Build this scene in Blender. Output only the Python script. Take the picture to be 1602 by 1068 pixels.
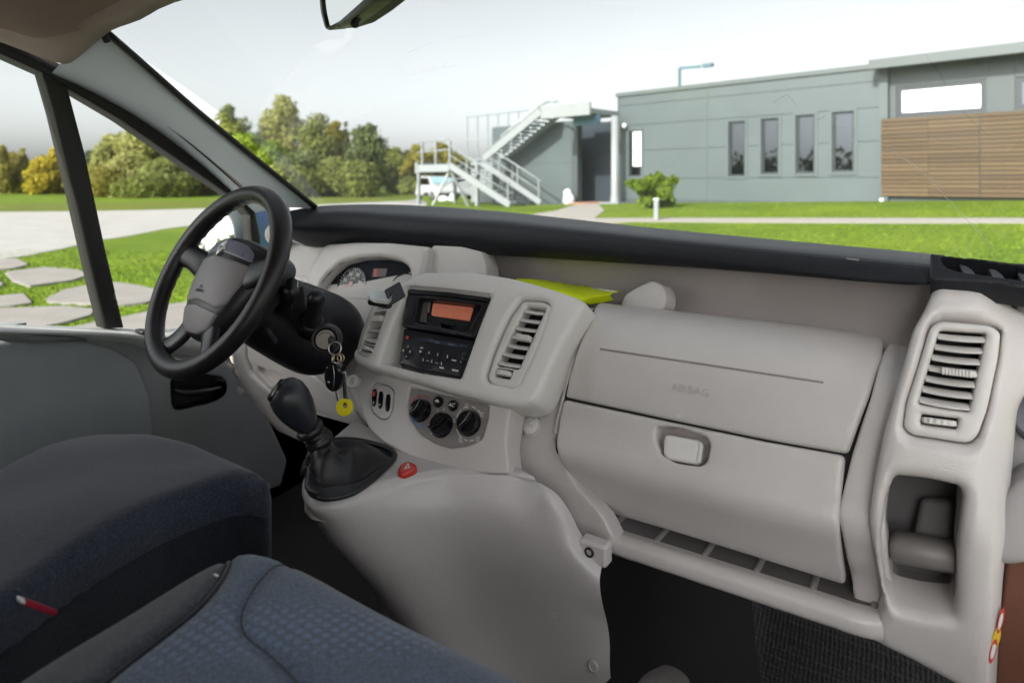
import bpy, math, random
import numpy as np
from mathutils import Vector, Matrix
from mathutils.geometry import delaunay_2d_cdt

random.seed(7)
rng = np.random.default_rng(7)
scene = bpy.context.scene
for o in list(bpy.data.objects):
    bpy.data.objects.remove(o)

# ------------------------------------------------------------------ camera, sky, sun, exposure
EYE = 1.45                                   # eye height above the ground outside the van
CAM = np.array([0.0, 0.0, EYE])
FOC = 1000.0                                 # focal length in pixels of the 1602 px wide photograph
YAW = math.radians(32.3)                     # the view turns left of straight ahead
AX = np.array([-math.sin(YAW), math.cos(YAW), 0.0])
RX = np.array([math.cos(YAW), math.sin(YAW), 0.0])
UP = np.array([0.0, 0.0, 1.0])
cam = bpy.data.cameras.new('camera')
cam_ob = bpy.data.objects.new('camera', cam)
scene.collection.objects.link(cam_ob)
cam_ob.location = CAM
cam_ob.rotation_euler = (math.radians(90), 0, YAW)
cam.sensor_width = 36.0
cam.lens = FOC / 1602 * 36.0
cam.shift_y = -(534 - 285) / 1602
cam.clip_start = 0.03
cam.clip_end = 2000
cam.dof.use_dof = True
cam.dof.focus_distance = 1.02
cam.dof.aperture_fstop = 4.2
scene.camera = cam_ob

SUN_EL = math.radians(31)
WN = -0.694 * RX - 0.72 * AX                 # outward normal of the hall's wall
WN = WN / np.linalg.norm(WN)
WT = (1.038 * RX - AX) / math.hypot(1.038, 1)
sun_h = WN * 0.99 + WT * 0.10
sun_h = sun_h / np.linalg.norm(sun_h)
sun_dir = np.array([sun_h[0] * math.cos(SUN_EL), sun_h[1] * math.cos(SUN_EL), math.sin(SUN_EL)])

world = bpy.data.worlds.new('World')
scene.world = world
world.use_nodes = True
wn = world.node_tree
wn.nodes.clear()
w_out = wn.nodes.new('ShaderNodeOutputWorld')
w_bg = wn.nodes.new('ShaderNodeBackground')
w_sky = wn.nodes.new('ShaderNodeTexSky')
w_sky.sky_type = 'NISHITA'
w_sky.sun_disc = False
w_sky.sun_elevation = SUN_EL
w_sky.sun_rotation = math.atan2(sun_h[0], sun_h[1])
w_sky.air_density = 1.0
w_sky.dust_density = 3.5
w_bw = wn.nodes.new('ShaderNodeRGBToBW')
w_mix = wn.nodes.new('ShaderNodeMixRGB')
w_mix.inputs[0].default_value = 0.9          # thin even cloud takes the blue out of the sky
wn.links.new(w_sky.outputs[0], w_bw.inputs[0])
wn.links.new(w_sky.outputs[0], w_mix.inputs[1])
wn.links.new(w_bw.outputs[0], w_mix.inputs[2])
wn.links.new(w_mix.outputs[0], w_bg.inputs[0])
w_bg.inputs[1].default_value = 0.115
wn.links.new(w_bg.outputs[0], w_out.inputs[0])

sun = bpy.data.lights.new('sun', 'SUN')
sun.energy = 2.6
sun.angle = math.radians(0.6)
sun.color = (1.0, 0.95, 0.87)
sun_ob = bpy.data.objects.new('sun', sun)
scene.collection.objects.link(sun_ob)
sun_ob.location = (-10, -10, 20)
sun_ob.rotation_euler = Vector(sun_dir).to_track_quat('Z', 'Y').to_euler()

scene.view_settings.view_transform = 'Standard'
scene.view_settings.look = 'None'
scene.view_settings.gamma = 1.0
scene.view_settings.use_curve_mapping = False
scene.view_settings.exposure = 1.97
scene.cycles.max_bounces = 10
scene.cycles.diffuse_bounces = 6
scene.cycles.transparent_max_bounces = 12
scene.cycles.caustics_reflective = False
scene.cycles.caustics_refractive = False
scene.cycles.use_denoising = True
scene.cycles.sample_clamp_indirect = 6.0

# ------------------------------------------------------------------ rays through the camera onto real surfaces
def V(*a):
    return np.array(a, float)

def nrm(v):
    v = np.asarray(v, float)
    return v / np.linalg.norm(v)

def ray(px, py):
    return AX + RX * ((px - 801) / FOC) + UP * ((285 - py) / FOC)

def pD(px, py, d):
    return CAM + ray(px, py) * d

def pX(px, py, x):
    r = ray(px, py); return CAM + r * (x / r[0])

def pY(px, py, y):
    r = ray(px, py); return CAM + r * (y / r[1])

def pZ(px, py, z):
    r = ray(px, py); return CAM + r * (z / r[2])

def pP(px, py, p0, n):
    r = ray(px, py); return CAM + r * (np.dot(np.asarray(p0) - CAM, n) / np.dot(r, n))

# ------------------------------------------------------------------ scene objects
COL = scene.collection

def thing(name, label, cat, loc=(0, 0, 0), group=None, kind=None):
    o = bpy.data.objects.new(name, None)
    o.empty_display_size = 0.1
    COL.objects.link(o)
    o.location = loc
    o['label'] = label
    o['category'] = cat
    if group: o['group'] = group
    if kind: o['kind'] = kind
    return o

def wloc(o):
    p = np.zeros(3)
    while o is not None:
        p = p + np.array(o.location); o = o.parent
    return p

def mesh(name, vf, m, parent=None, smooth=True, label=None, sharp=None, at=None):
    v, f = vf
    v = np.asarray(v, float)
    if parent is not None: v = v - wloc(parent)
    loc = None
    if at is not None:
        loc = np.asarray(at, float) - (wloc(parent) if parent is not None else 0)
        v = v - loc
    me = bpy.data.meshes.new(name)
    if isinstance(f, np.ndarray):            # all faces of one size: the quick way in
        k = f.shape[1]
        me.vertices.add(len(v)); me.vertices.foreach_set('co', v.astype(np.float32).ravel())
        me.loops.add(f.size); me.loops.foreach_set('vertex_index', f.astype(np.int32).ravel())
        me.polygons.add(len(f)); me.polygons.foreach_set('loop_start', np.arange(0, f.size, k, dtype=np.int32))
        me.update(calc_edges=True); me.validate()
    else:
        me.from_pydata(v.tolist(), [], [list(map(int, q)) for q in f])
    if smooth:
        me.polygons.foreach_set('use_smooth', [True] * len(me.polygons))
    if sharp: me.set_sharp_from_angle(angle=math.radians(sharp))
    me.materials.append(m)
    o = bpy.data.objects.new(name, me)
    COL.objects.link(o)
    if parent is not None: o.parent = parent
    if loc is not None: o.location = loc
    if label: o['label'] = label
    return o

def solo(name, vf, m, label, cat, group=None, kind=None, base=None, **k):
    v = np.asarray(vf[0], float)
    b = base if base is not None else V(v[:, 0].mean(), v[:, 1].mean(), v[:, 2].min())
    o = mesh(name, (v, vf[1]), m, at=b, **k)
    o['label'] = label; o['category'] = cat
    if group: o['group'] = group
    if kind: o['kind'] = kind
    return o

def struct(name, vf, m, **k):
    o = mesh(name, vf, m, **k); o['kind'] = 'structure'; return o

def cat(*ms):
    vs, fs, n = [], [], 0
    for v, f in ms:
        v = np.asarray(v, float)
        if len(v) == 0: continue
        vs.append(v); fs += [[i + n for i in q] for q in f]; n += len(v)
    return np.concatenate(vs), fs

# ------------------------------------------------------------------ materials
def mat(name, col, rough=0.5, metal=0.0, bump=0.0, bscale=400.0, var=0.0, vscale=6.0, spec=0.5, emit=None, estr=1.0,
        coat=0.0, wear=0.0, sheen=0.0):
    m = bpy.data.materials.new(name); m.use_nodes = True
    nt = m.node_tree; b = nt.nodes['Principled BSDF']
    b.inputs['Base Color'].default_value = (*col, 1)
    b.inputs['Roughness'].default_value = rough
    b.inputs['Metallic'].default_value = metal
    b.inputs['Specular IOR Level'].default_value = spec
    b.inputs['Coat Weight'].default_value = coat
    b.inputs['Sheen Weight'].default_value = sheen
    if emit:
        b.inputs['Emission Color'].default_value = (*emit, 1); b.inputs['Emission Strength'].default_value = estr
    tc = nt.nodes.new('ShaderNodeTexCoord')
    if bump:
        n = nt.nodes.new('ShaderNodeTexNoise'); n.inputs['Scale'].default_value = bscale; n.inputs['Detail'].default_value = 3
        nt.links.new(tc.outputs['Object'], n.inputs['Vector'])
        bp = nt.nodes.new('ShaderNodeBump'); bp.inputs['Strength'].default_value = bump; bp.inputs['Distance'].default_value = 0.001
        nt.links.new(n.outputs['Fac'], bp.inputs['Height']); nt.links.new(bp.outputs['Normal'], b.inputs['Normal'])
    if var:
        n = nt.nodes.new('ShaderNodeTexNoise'); n.inputs['Scale'].default_value = vscale; n.inputs['Detail'].default_value = 6
        n.inputs['Roughness'].default_value = 0.65
        nt.links.new(tc.outputs['Object'], n.inputs['Vector'])
        r = nt.nodes.new('ShaderNodeValToRGB')
        r.color_ramp.elements[0].position = 0.3; r.color_ramp.elements[1].position = 0.7
        r.color_ramp.elements[0].color = (*[c * (1 - var) for c in col], 1)
        r.color_ramp.elements[1].color = (*[min(1, c * (1 + var)) for c in col], 1)
        nt.links.new(n.outputs['Fac'], r.inputs['Fac'])
        src = r.outputs['Color']
        if wear:
            # short pale scuffs: stretched noise kept only at its peaks
            mp = nt.nodes.new('ShaderNodeMapping'); mp.inputs['Rotation'].default_value = (0.4, 0.9, 0.5); mp.inputs['Scale'].default_value = (14, 150, 60)
            nt.links.new(tc.outputs['Object'], mp.inputs['Vector'])
            n2 = nt.nodes.new('ShaderNodeTexNoise'); n2.inputs['Scale'].default_value = 1.0; n2.inputs['Detail'].default_value = 2
            nt.links.new(mp.outputs['Vector'], n2.inputs['Vector'])
            r2 = nt.nodes.new('ShaderNodeValToRGB'); r2.color_ramp.elements[0].position = 0.74; r2.color_ramp.elements[1].position = 0.84
            r2.color_ramp.elements[1].color = (wear, wear, wear, 1)
            nt.links.new(n2.outputs['Fac'], r2.inputs['Fac'])
            mx = nt.nodes.new('ShaderNodeMixRGB'); mx.inputs[2].default_value = (*[min(1, c * 1.7) for c in col], 1)
            nt.links.new(r2.outputs['Color'], mx.inputs[0]); nt.links.new(src, mx.inputs[1]); src = mx.outputs['Color']
        nt.links.new(src, b.inputs['Base Color'])
        mr = nt.nodes.new('ShaderNodeMapRange'); mr.inputs['To Min'].default_value = max(0.02, rough - 0.08); mr.inputs['To Max'].default_value = min(1, rough + 0.08)
        nt.links.new(n.outputs['Fac'], mr.inputs['Value']); nt.links.new(mr.outputs['Result'], b.inputs['Roughness'])
    return m

def glass_mat(name, tint=(0.93, 0.97, 0.95), gain=1.0, dirt_haze=0.0):
    m = bpy.data.materials.new(name); m.use_nodes = True
    nt = m.node_tree; nt.nodes.clear()
    out = nt.nodes.new('ShaderNodeOutputMaterial')
    tr = nt.nodes.new('ShaderNodeBsdfTransparent'); tr.inputs[0].default_value = (*tint, 1)
    gl = nt.nodes.new('ShaderNodeBsdfGlossy'); gl.inputs['Roughness'].default_value = 0.0
    fr = nt.nodes.new('ShaderNodeLayerWeight'); fr.inputs['Blend'].default_value = 0.5
    pw = nt.nodes.new('ShaderNodeMath'); pw.operation = 'POWER'; pw.inputs[1].default_value = 5.0
    nt.links.new(fr.outputs['Facing'], pw.inputs[0])
    ml = nt.nodes.new('ShaderNodeMath'); ml.operation = 'MULTIPLY_ADD'; ml.inputs[1].default_value = 0.9 * gain; ml.inputs[2].default_value = 0.05 * gain; ml.use_clamp = True
    mx = nt.nodes.new('ShaderNodeMixShader')
    nt.links.new(pw.outputs[0], ml.inputs[0]); nt.links.new(ml.outputs[0], mx.inputs[0])
    nt.links.new(tr.outputs[0], mx.inputs[1]); nt.links.new(gl.outputs[0], mx.inputs[2])
    last = mx.outputs[0]
    if dirt_haze:
        # dust specks, plus a translucent veil that paints haze over the view
        tc = nt.nodes.new('ShaderNodeTexCoord')
        n = nt.nodes.new('ShaderNodeTexNoise'); n.inputs['Scale'].default_value = 260; n.inputs['Detail'].default_value = 1
        nt.links.new(tc.outputs['Object'], n.inputs['Vector'])
        r = nt.nodes.new('ShaderNodeValToRGB'); r.color_ramp.elements[0].position = 0.77; r.color_ramp.elements[1].position = 0.84
        nt.links.new(n.outputs['Fac'], r.inputs['Fac'])
        n2 = nt.nodes.new('ShaderNodeTexNoise'); n2.inputs['Scale'].default_value = 7; n2.inputs['Detail'].default_value = 4
        nt.links.new(tc.outputs['Object'], n2.inputs['Vector'])
        a = nt.nodes.new('ShaderNodeMath'); a.operation = 'MULTIPLY'; nt.links.new(r.outputs[0], a.inputs[0]); a.inputs[1].default_value = 0.35
        b2 = nt.nodes.new('ShaderNodeMath'); b2.operation = 'MULTIPLY_ADD'; nt.links.new(n2.outputs['Fac'], b2.inputs[0]); b2.inputs[1].default_value = dirt_haze; nt.links.new(a.outputs[0], b2.inputs[2])
        df = nt.nodes.new('ShaderNodeBsdfTranslucent'); df.inputs[0].default_value = (0.8, 0.82, 0.82, 1)
        m2 = nt.nodes.new('ShaderNodeMixShader')
        nt.links.new(b2.outputs[0], m2.inputs[0]); nt.links.new(last, m2.inputs[1]); nt.links.new(df.outputs[0], m2.inputs[2]); last = m2.outputs[0]
    nt.links.new(last, out.inputs[0])
    return m

# ------------------------------------------------------------------ geometry
def crom(p, n, closed=False):
    """Catmull-Rom through the points p, n samples per span."""
    p = np.asarray(p, float); k = len(p)
    if k < 3 and not closed:
        t = np.linspace(0, 1, n * (k - 1) + 1)[:, None]; return p[0] * (1 - t) + p[-1] * t
    out = []
    spans = k if closed else k - 1
    for i in range(spans):
        if closed: a, b, c, d = p[(i - 1) % k], p[i], p[(i + 1) % k], p[(i + 2) % k]
        else:
            b, c = p[i], p[i + 1]
            a = p[i - 1] if i > 0 else 2 * b - c
            d = p[i + 2] if i + 2 < k else 2 * c - b
        for j in range(n):
            t = j / n
            out.append(0.5 * (2 * b + (c - a) * t + (2 * a - 5 * b + 4 * c - d) * t * t + (3 * b - a - 3 * c + d) * t ** 3))
    if not closed: out.append(p[-1])
    return np.array(out)

def grid(P, cu=False, cv=False, flip=False):
    """Quads over an array of points P[rows][cols]."""
    P = np.asarray(P, float); r, c = P.shape[:2]
    f = []
    for i in range(r if cv else r - 1):
        for j in range(c if cu else c - 1):
            q = [i * c + j, i * c + (j + 1) % c, ((i + 1) % r) * c + (j + 1) % c, ((i + 1) % r) * c + j]
            f.append(q[::-1] if flip else q)
    return P.reshape(-1, 3), f

def loft(rows, nu=4, nv=4, cu=False, flip=False):
    R = np.array([crom(r, nu, cu) for r in rows])
    C = np.array([crom(R[:, j], nv) for j in range(R.shape[1])]).transpose(1, 0, 2)
    return grid(C, cu=cu, flip=flip)

def tube(path, r, n=10, closed=False, cap=True):
    path = np.asarray(path, float); k = len(path)
    r = np.full(k, r) if np.isscalar(r) else np.asarray(r, float)
    T = np.roll(path, -1, 0) - np.roll(path, 1, 0)
    if not closed: T[0] = path[1] - path[0]; T[-1] = path[-1] - path[-2]
    T /= np.linalg.norm(T, axis=1)[:, None] + 1e-12
    u = np.cross(T[0], [0, 0, 1.0])
    if np.linalg.norm(u) < 1e-3: u = np.cross(T[0], [1.0, 0, 0])
    u = nrm(u); th = np.linspace(0, 2 * np.pi, n, endpoint=False); rings = []
    for i in range(k):
        u = nrm(u - T[i] * np.dot(u, T[i])); w = np.cross(T[i], u)
        rings.append(path[i] + r[i] * (np.cos(th)[:, None] * u + np.sin(th)[:, None] * w))
    v, f = grid(rings, cu=True, cv=closed)
    if cap and not closed:
        f = f + [list(range(n))[::-1], list(range((k - 1) * n, k * n))]
    return v, f

def frame(n, xdir=(1, 0, 0)):
    n = nrm(n); e1 = np.asarray(xdir, float); e1 = nrm(e1 - n * np.dot(e1, n)); return e1, np.cross(n, e1), n

def lathe(o, axis, prof, n=20, xdir=(1, 0, 0.01), sx=1.0, sy=1.0, ripple=None):
    """Revolve (radius, height) pairs about axis at o."""
    e1, e2, a = frame(axis, xdir); th = np.linspace(0, 2 * np.pi, n, endpoint=False)
    rings = []
    for r, h in prof:
        rr = r * (1 + (ripple(th) if ripple else 0))
        rings.append(np.asarray(o) + a * h + (rr * np.cos(th) * sx)[:, None] * e1 + (rr * np.sin(th) * sy)[:, None] * e2)
    v, f = grid(rings, cu=True)
    k = len(prof)
    f = f + [list(range(n))[::-1], list(range((k - 1) * n, k * n))]
    return v, f

def box(c, s, ax=None, b=0.0):
    """A box, chamfered by b, centred at c with size s along the axes ax."""
    c = np.asarray(c, float); s = np.asarray(s, float) / 2
    e = np.eye(3) if ax is None else np.array(ax)
    if b <= 0:
        L = [(x, y, z) for z in (-1, 1) for y in (-1, 1) for x in (-1, 1)]
        v = np.array([c + e[0] * x * s[0] + e[1] * y * s[1] + e[2] * z * s[2] for x, y, z in L])
        return v, [[0, 2, 3, 1], [4, 5, 7, 6], [0, 1, 5, 4], [2, 6, 7, 3], [0, 4, 6, 2], [1, 3, 7, 5]]
    idx, v = {}, []
    for x in (-1, 1):
        for y in (-1, 1):
            for z in (-1, 1):
                for k in range(3):
                    q = np.array([x, y, z]) * (s - b); q[k] = (x, y, z)[k] * s[k]
                    idx[(x, y, z, k)] = len(v); v.append(c + q @ e)
    f = []
    for k in range(3):
        i, j = (k + 1) % 3, (k + 2) % 3
        for sg in (-1, 1):
            q = []
            for a, d in ((-1, -1), (1, -1), (1, 1), (-1, 1)):
                t = [0, 0, 0]; t[k] = sg; t[i] = a; t[j] = d; q.append(idx[(*t, k)])
            f.append(q if sg > 0 else q[::-1])
        for a in (-1, 1):
            for d in (-1, 1):
                t0 = [0, 0, 0]; t1 = [0, 0, 0]; t0[i] = t1[i] = a; t0[j] = t1[j] = d; t0[k] = -1; t1[k] = 1
                q = [idx[(*t0, i)], idx[(*t1, i)], idx[(*t1, j)], idx[(*t0, j)]]
                f.append(q if a * d < 0 else q[::-1])
    for x in (-1, 1):
        for y in (-1, 1):
            for z in (-1, 1):
                q = [idx[(x, y, z, k)] for k in range(3)]
                f.append(q if x * y * z > 0 else q[::-1])
    return np.array(v), f

def bar(p, q, w, h, up=(0, 0, 1), b=0.0):
    p, q = np.asarray(p, float), np.asarray(q, float); t = nrm(q - p)
    s = np.cross(t, up); s = nrm(s); u = np.cross(s, t)
    return box((p + q) / 2, (np.linalg.norm(q - p), w, h), (t, s, u), b)

class Plane:
    """A reference plane with a gentle height field on it; uv() lands camera rays on it."""
    def __init__(s, o, n, xdir=(1, 0, 0), disp=None):
        s.o = np.asarray(o, float); s.e1, s.e2, s.n = frame(n, xdir); s.disp = disp or (lambda a, b: 0 * a)
    def uv(s, px, py):
        r = ray(px, py); w = 0.0
        for _ in range(25):
            t = np.dot(s.o + s.n * w - CAM, s.n) / np.dot(r, s.n)
            d = CAM + r * t - s.o; a, b = np.dot(d, s.e1), np.dot(d, s.e2)
            w = 0.5 * w + 0.5 * float(s.disp(np.array(a), np.array(b)))
        return a, b
    def P(s, ab, h=0.0):
        ab = np.atleast_2d(ab); a, b = ab[:, 0], ab[:, 1]
        w = s.disp(a, b) + h
        return s.o + a[:, None] * s.e1 + b[:, None] * s.e2 + w[:, None] * s.n
    def N(s, a, b):
        e = 1e-3; p = s.P([[a, b]])[0]
        return nrm(np.cross(s.P([[a + e, b]])[0] - p, s.P([[a, b + e]])[0] - p))

class Prof:
    """A profile drawn in the Y-Z plane (z measured from eye height) and swept along X; b runs up the profile."""
    def __init__(s, yz, g=None, n=10):
        p = crom(np.array(yz, float), n); p[:, 1] += EYE
        s.p = p; L = np.r_[0, np.cumsum(np.linalg.norm(np.diff(p, axis=0), axis=1))]; s.L = L; s.g = g or (lambda x: 0 * x)
        t = np.gradient(p, axis=0); t /= np.linalg.norm(t, axis=1)[:, None]
        s.nn = np.stack([t[:, 1], -t[:, 0]], 1)
    def at(s, l):
        l = np.clip(l, s.L[0], s.L[-1])
        return np.stack([np.interp(l, s.L, s.p[:, k]) for k in (0, 1)], -1), np.stack([np.interp(l, s.L, s.nn[:, k]) for k in (0, 1)], -1)
    def uv(s, px, py):
        r = ray(px, py); x = 0.0; w = 0.0
        for _ in range(8):
            P = s.p + s.nn * w
            c = (P[:, 0]) * r[2] - (P[:, 1] - EYE) * r[1]
            best = None
            for i in range(len(P) - 1):
                if c[i] == 0 or (c[i] < 0) != (c[i + 1] < 0):
                    k = c[i] / (c[i] - c[i + 1]); q = P[i] * (1 - k) + P[i + 1] * k; t = q[0] / r[1]
                    if t > 0 and (best is None or t < best[0]): best = (t, s.L[i] * (1 - k) + s.L[i + 1] * k)
            if best is None:
                e = 0 if abs(c[0]) < abs(c[-1]) else len(P) - 1
                best = (P[e][0] / r[1], s.L[e])
            x = best[0] * r[0]; w = float(s.g(np.array(x)))
        return x, -best[1]
    def P(s, ab, h=0.0):
        ab = np.atleast_2d(ab); q, n = s.at(-ab[:, 1]); w = (s.g(ab[:, 0]) + h)
        w = np.broadcast_to(w, (len(ab),))
        q = q + n * w[:, None]
        return np.stack([ab[:, 0], q[:, 0], q[:, 1]], 1)
    def N(s, a, b):
        e = 1e-3; p = s.P([[a, b]])[0]
        return nrm(np.cross(s.P([[a + e, b]])[0] - p, s.P([[a, b + e]])[0] - p))

def uvs(S, pts):
    return np.array([S.uv(*p) for p in pts])

def rnd(p, r, n=6):
    """Fillet the corners of a polygon (one radius or one per corner)."""
    p = np.asarray(p, float); k = len(p); out = []
    for i in range(k):
        a, b, c = p[i - 1], p[i], p[(i + 1) % k]
        rr = r if np.isscalar(r) else r[i]
        la, lc = np.linalg.norm(a - b), np.linalg.norm(c - b)
        q = min(rr, 0.46 * la, 0.46 * lc)
        if q <= 1e-6: out.append(b); continue
        s, e = b + (a - b) / la * q, b + (c - b) / lc * q
        for j in range(n + 1):
            t = j / n; out.append((1 - t) ** 2 * s + 2 * t * (1 - t) * b + t * t * e)
    return np.array(out)

def resample(p, step):
    p = np.asarray(p); out = []
    for i in range(len(p)):
        a, b = p[i], p[(i + 1) % len(p)]; k = max(1, int(math.ceil(np.linalg.norm(b - a) / step)))
        for j in range(k): out.append(a + (b - a) * j / k)
    return np.array(out)

def area(p):
    x, y = p[:, 0], p[:, 1]; return 0.5 * np.sum(x * np.roll(y, -1) - np.roll(x, -1) * y)

def inside(q, loops):
    c = np.zeros(len(q), bool)
    for p in loops:
        a, b = p, np.roll(p, -1, 0)
        for i in range(len(p)):
            y0, y1 = a[i, 1], b[i, 1]
            if y0 == y1: continue
            hit = ((y0 > q[:, 1]) != (y1 > q[:, 1])) & (q[:, 0] < (b[i, 0] - a[i, 0]) * (q[:, 1] - y0) / (y1 - y0) + a[i, 0])
            c ^= hit
    return c

def dist(q, loops):
    best = np.full(len(q), 1e9)
    for p in loops:
        a = p; d = np.roll(p, -1, 0) - p; L = np.maximum((d ** 2).sum(1), 1e-18)
        for s in range(0, len(q), 2000):
            k = q[s:s + 2000, None, :] - a[None]
            t = np.clip((k * d[None]).sum(2) / L, 0, 1)
            best[s:s + 2000] = np.minimum(best[s:s + 2000], np.sqrt(((k - t[..., None] * d[None]) ** 2).sum(2)).min(1))
    return best

def plate(S, outer, holes=(), t=0.0, bev=0.003, back=0.01, res=0.012, lift=None):
    """A moulding on surface S: outline and holes in surface coordinates, rounded rims, returned edges of depth back."""
    loops = []
    for i, p in enumerate([outer, *holes]):
        p = resample(np.asarray(p, float), res)
        if (area(p) > 0) != (i == 0): p = p[::-1]
        loops.append(p)
    pts = [p for p in loops]
    if bev > 0:
        for p in loops:
            d = np.roll(p, -1, 0) - np.roll(p, 1, 0); d /= np.linalg.norm(d, axis=1)[:, None] + 1e-12
            nn = np.stack([-d[:, 1], d[:, 0]], 1)
            for k in (0.1, 0.3, 0.6, 1.0):
                q = p + nn * bev * k; q = q[inside(q, loops)]
                if len(q): pts.append(q[dist(q, loops) > 0.94 * bev * k])
    lo, hi = loops[0].min(0), loops[0].max(0)
    gx, gy = np.meshgrid(np.arange(lo[0] + res / 2, hi[0], res), np.arange(lo[1] + res / 2, hi[1], res))
    g = np.stack([gx.ravel(), gy.ravel()], 1)
    if len(g):
        g = g[inside(g, loops)]
        if len(g): pts.append(g[dist(g, loops) > max(bev * 1.25, res * 0.4)])
    edges, n = [], 0
    for p in loops:
        edges += [(n + i, n + (i + 1) % len(p)) for i in range(len(p))]; n += len(p)
    allp = np.concatenate([q for q in pts if len(q)])
    r = delaunay_2d_cdt([Vector(q) for q in allp], edges, [], 0, 1e-7)
    vv = np.array([tuple(q) for q in r[0]]); F = np.array([list(q) for q in r[2] if len(q) == 3])
    F = F[inside(vv[F].mean(1), loops)]
    d = dist(vv, loops); h = np.zeros(len(vv))
    if bev > 0:
        k = np.clip(bev - d, 0, bev); h = -bev + np.sqrt(np.maximum(bev * bev - k * k, 0))
    h = h + t
    if lift is not None: h = h + lift(vv[:, 0], vv[:, 1], d)
    a = vv[F[:, 1]] - vv[F[:, 0]]; b = vv[F[:, 2]] - vv[F[:, 0]]
    neg = (a[:, 0] * b[:, 1] - a[:, 1] * b[:, 0]) < 0
    F[neg] = F[neg][:, ::-1]
    top = S.P(vv, h)
    cnt = {}
    for q in F:
        for i in range(3): cnt[(q[i], q[(i + 1) % 3])] = 1
    bd = [e for e in cnt if (e[1], e[0]) not in cnt]
    used = sorted({i for e in bd for i in e}); ix = {u: k for k, u in enumerate(used)}
    low = S.P(vv[used], h[used] - back)
    V0 = len(top); faces = F.tolist()
    if bev > 0: verts = np.concatenate([top, low]); up = lambda i: i
    else:
        verts = np.concatenate([top, low, top[used]]); up = lambda i: V0 + len(used) + ix[i]
    for i, j in bd: faces.append([up(j), up(i), V0 + ix[i], V0 + ix[j]])
    return verts, faces

def pplate(S, px, r=0.004, **k):
    return plate(S, rnd(uvs(S, px), r), **k)

def text(name, s, size, o, e1, e2, m, parent, ext=0.0006, align='CENTER', label=None, bold=0.0):
    c = bpy.data.curves.new(name, 'FONT'); c.body = s; c.size = size; c.align_x = align; c.align_y = 'CENTER'
    c.extrude = ext; c.offset = bold; c.resolution_u = 2
    t = bpy.data.objects.new('tmp_text', c); COL.objects.link(t)
    dg = bpy.context.evaluated_depsgraph_get()
    me = bpy.data.meshes.new_from_object(t.evaluated_get(dg))
    v = np.array([tuple(q.co) for q in me.vertices]); f = [list(p.vertices) for p in me.polygons]
    bpy.data.objects.remove(t); bpy.data.meshes.remove(me)
    e1, e2 = nrm(e1), nrm(e2); n = np.cross(e1, e2)
    w = np.asarray(o) + v[:, :1] * e1 + v[:, 1:2] * e2 + v[:, 2:] * n
    return mesh(name, (w, f), m, parent, smooth=False, label=label)
# ------------------------------------------------------------------ materials in the van
TAUPE = mat('taupe_plastic', (0.60, 0.566, 0.549), 0.31, bump=0.45, bscale=480, var=0.045, vscale=7, wear=0.8, spec=0.6)
SILVER = mat('satin_fascia_plastic', (0.72, 0.69, 0.67), 0.33, bump=0.12, bscale=900, var=0.02, vscale=9, spec=0.5)
VENTP = mat('vent_plastic', (0.66, 0.635, 0.61), 0.42, bump=0.1, bscale=900, var=0.03)
TRAYP = mat('tray_plastic', (0.40, 0.36, 0.345), 0.6, bump=0.3, bscale=700, var=0.05, vscale=12, wear=0.3)
REARP = mat('rear_lining', (0.60, 0.59, 0.575), 0.6, var=0.04)
GREYP = mat('door_plastic', (0.27, 0.28, 0.29), 0.5, bump=0.35, bscale=600, var=0.05, vscale=10)
PILLARP = mat('pillar_plastic', (0.54, 0.61, 0.67), 0.5, bump=0.2, bscale=500, var=0.03)
BLACKP = mat('black_plastic', (0.011, 0.011, 0.014), 0.36, bump=0.25, bscale=800, var=0.15, vscale=20)
MATTE = mat('matt_black', (0.012, 0.012, 0.013), 0.8)
GLOSSB = mat('gloss_black', (0.008, 0.008, 0.011), 0.13)
RADIOB = mat('radio_black', (0.011, 0.012, 0.018), 0.3, bump=0.1, bscale=900)
RUBBER = mat('seal_rubber', (0.015, 0.014, 0.014), 0.55)
WHEELB = mat('wheel_leather', (0.014, 0.0125, 0.015), 0.36, bump=0.5, bscale=420, var=0.2, vscale=30)
HUBP = mat('hub_plastic', (0.27, 0.25, 0.265), 0.4, bump=0.3, bscale=800, var=0.05)
HUBD = mat('hub_dark_plastic', (0.020, 0.019, 0.025), 0.33, bump=0.25, bscale=800, var=0.1)
CHROME = mat('chrome', (0.75, 0.75, 0.77), 0.18, 1.0)
STEEL = mat('key_steel', (0.55, 0.53, 0.50), 0.3, 1.0)
BRASS = mat('brass_ring', (0.55, 0.40, 0.20), 0.35, 1.0)
WHITEP = mat('white_print', (0.75, 0.75, 0.74), 0.5)
REDP = mat('red_print', (0.55, 0.04, 0.03), 0.5)
BLUEP = mat('blue_print', (0.06, 0.25, 0.62), 0.5)
REDB = mat('red_button', (0.55, 0.035, 0.025), 0.3, var=0.06, coat=0.2)
YELLOW = mat('yellow_plastic', (0.80, 0.70, 0.015), 0.4, var=0.06)
HIVIS = mat('high_visibility_cloth', (0.74, 0.88, 0.01), 0.55, bump=0.3, bscale=300, var=0.06, vscale=18)
GAITER = mat('gaiter_leather', (0.017, 0.017, 0.020), 0.42, bump=0.5, bscale=260, var=0.2, vscale=25)
CLIPP = mat('clip_plastic', (0.62, 0.64, 0.64), 0.35, var=0.03)
HEAD = mat('headlining_felt', (0.34, 0.275, 0.235), 0.9, bump=0.4, bscale=500, var=0.08, vscale=14)
CARPET = mat('floor_carpet', (0.007, 0.0065, 0.007), 0.9, bump=0.6, bscale=300, var=0.3, vscale=30)
BROWN = mat('door_card_brown', (0.145, 0.055, 0.030), 0.6, bump=0.3, bscale=400, var=0.12)
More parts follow.
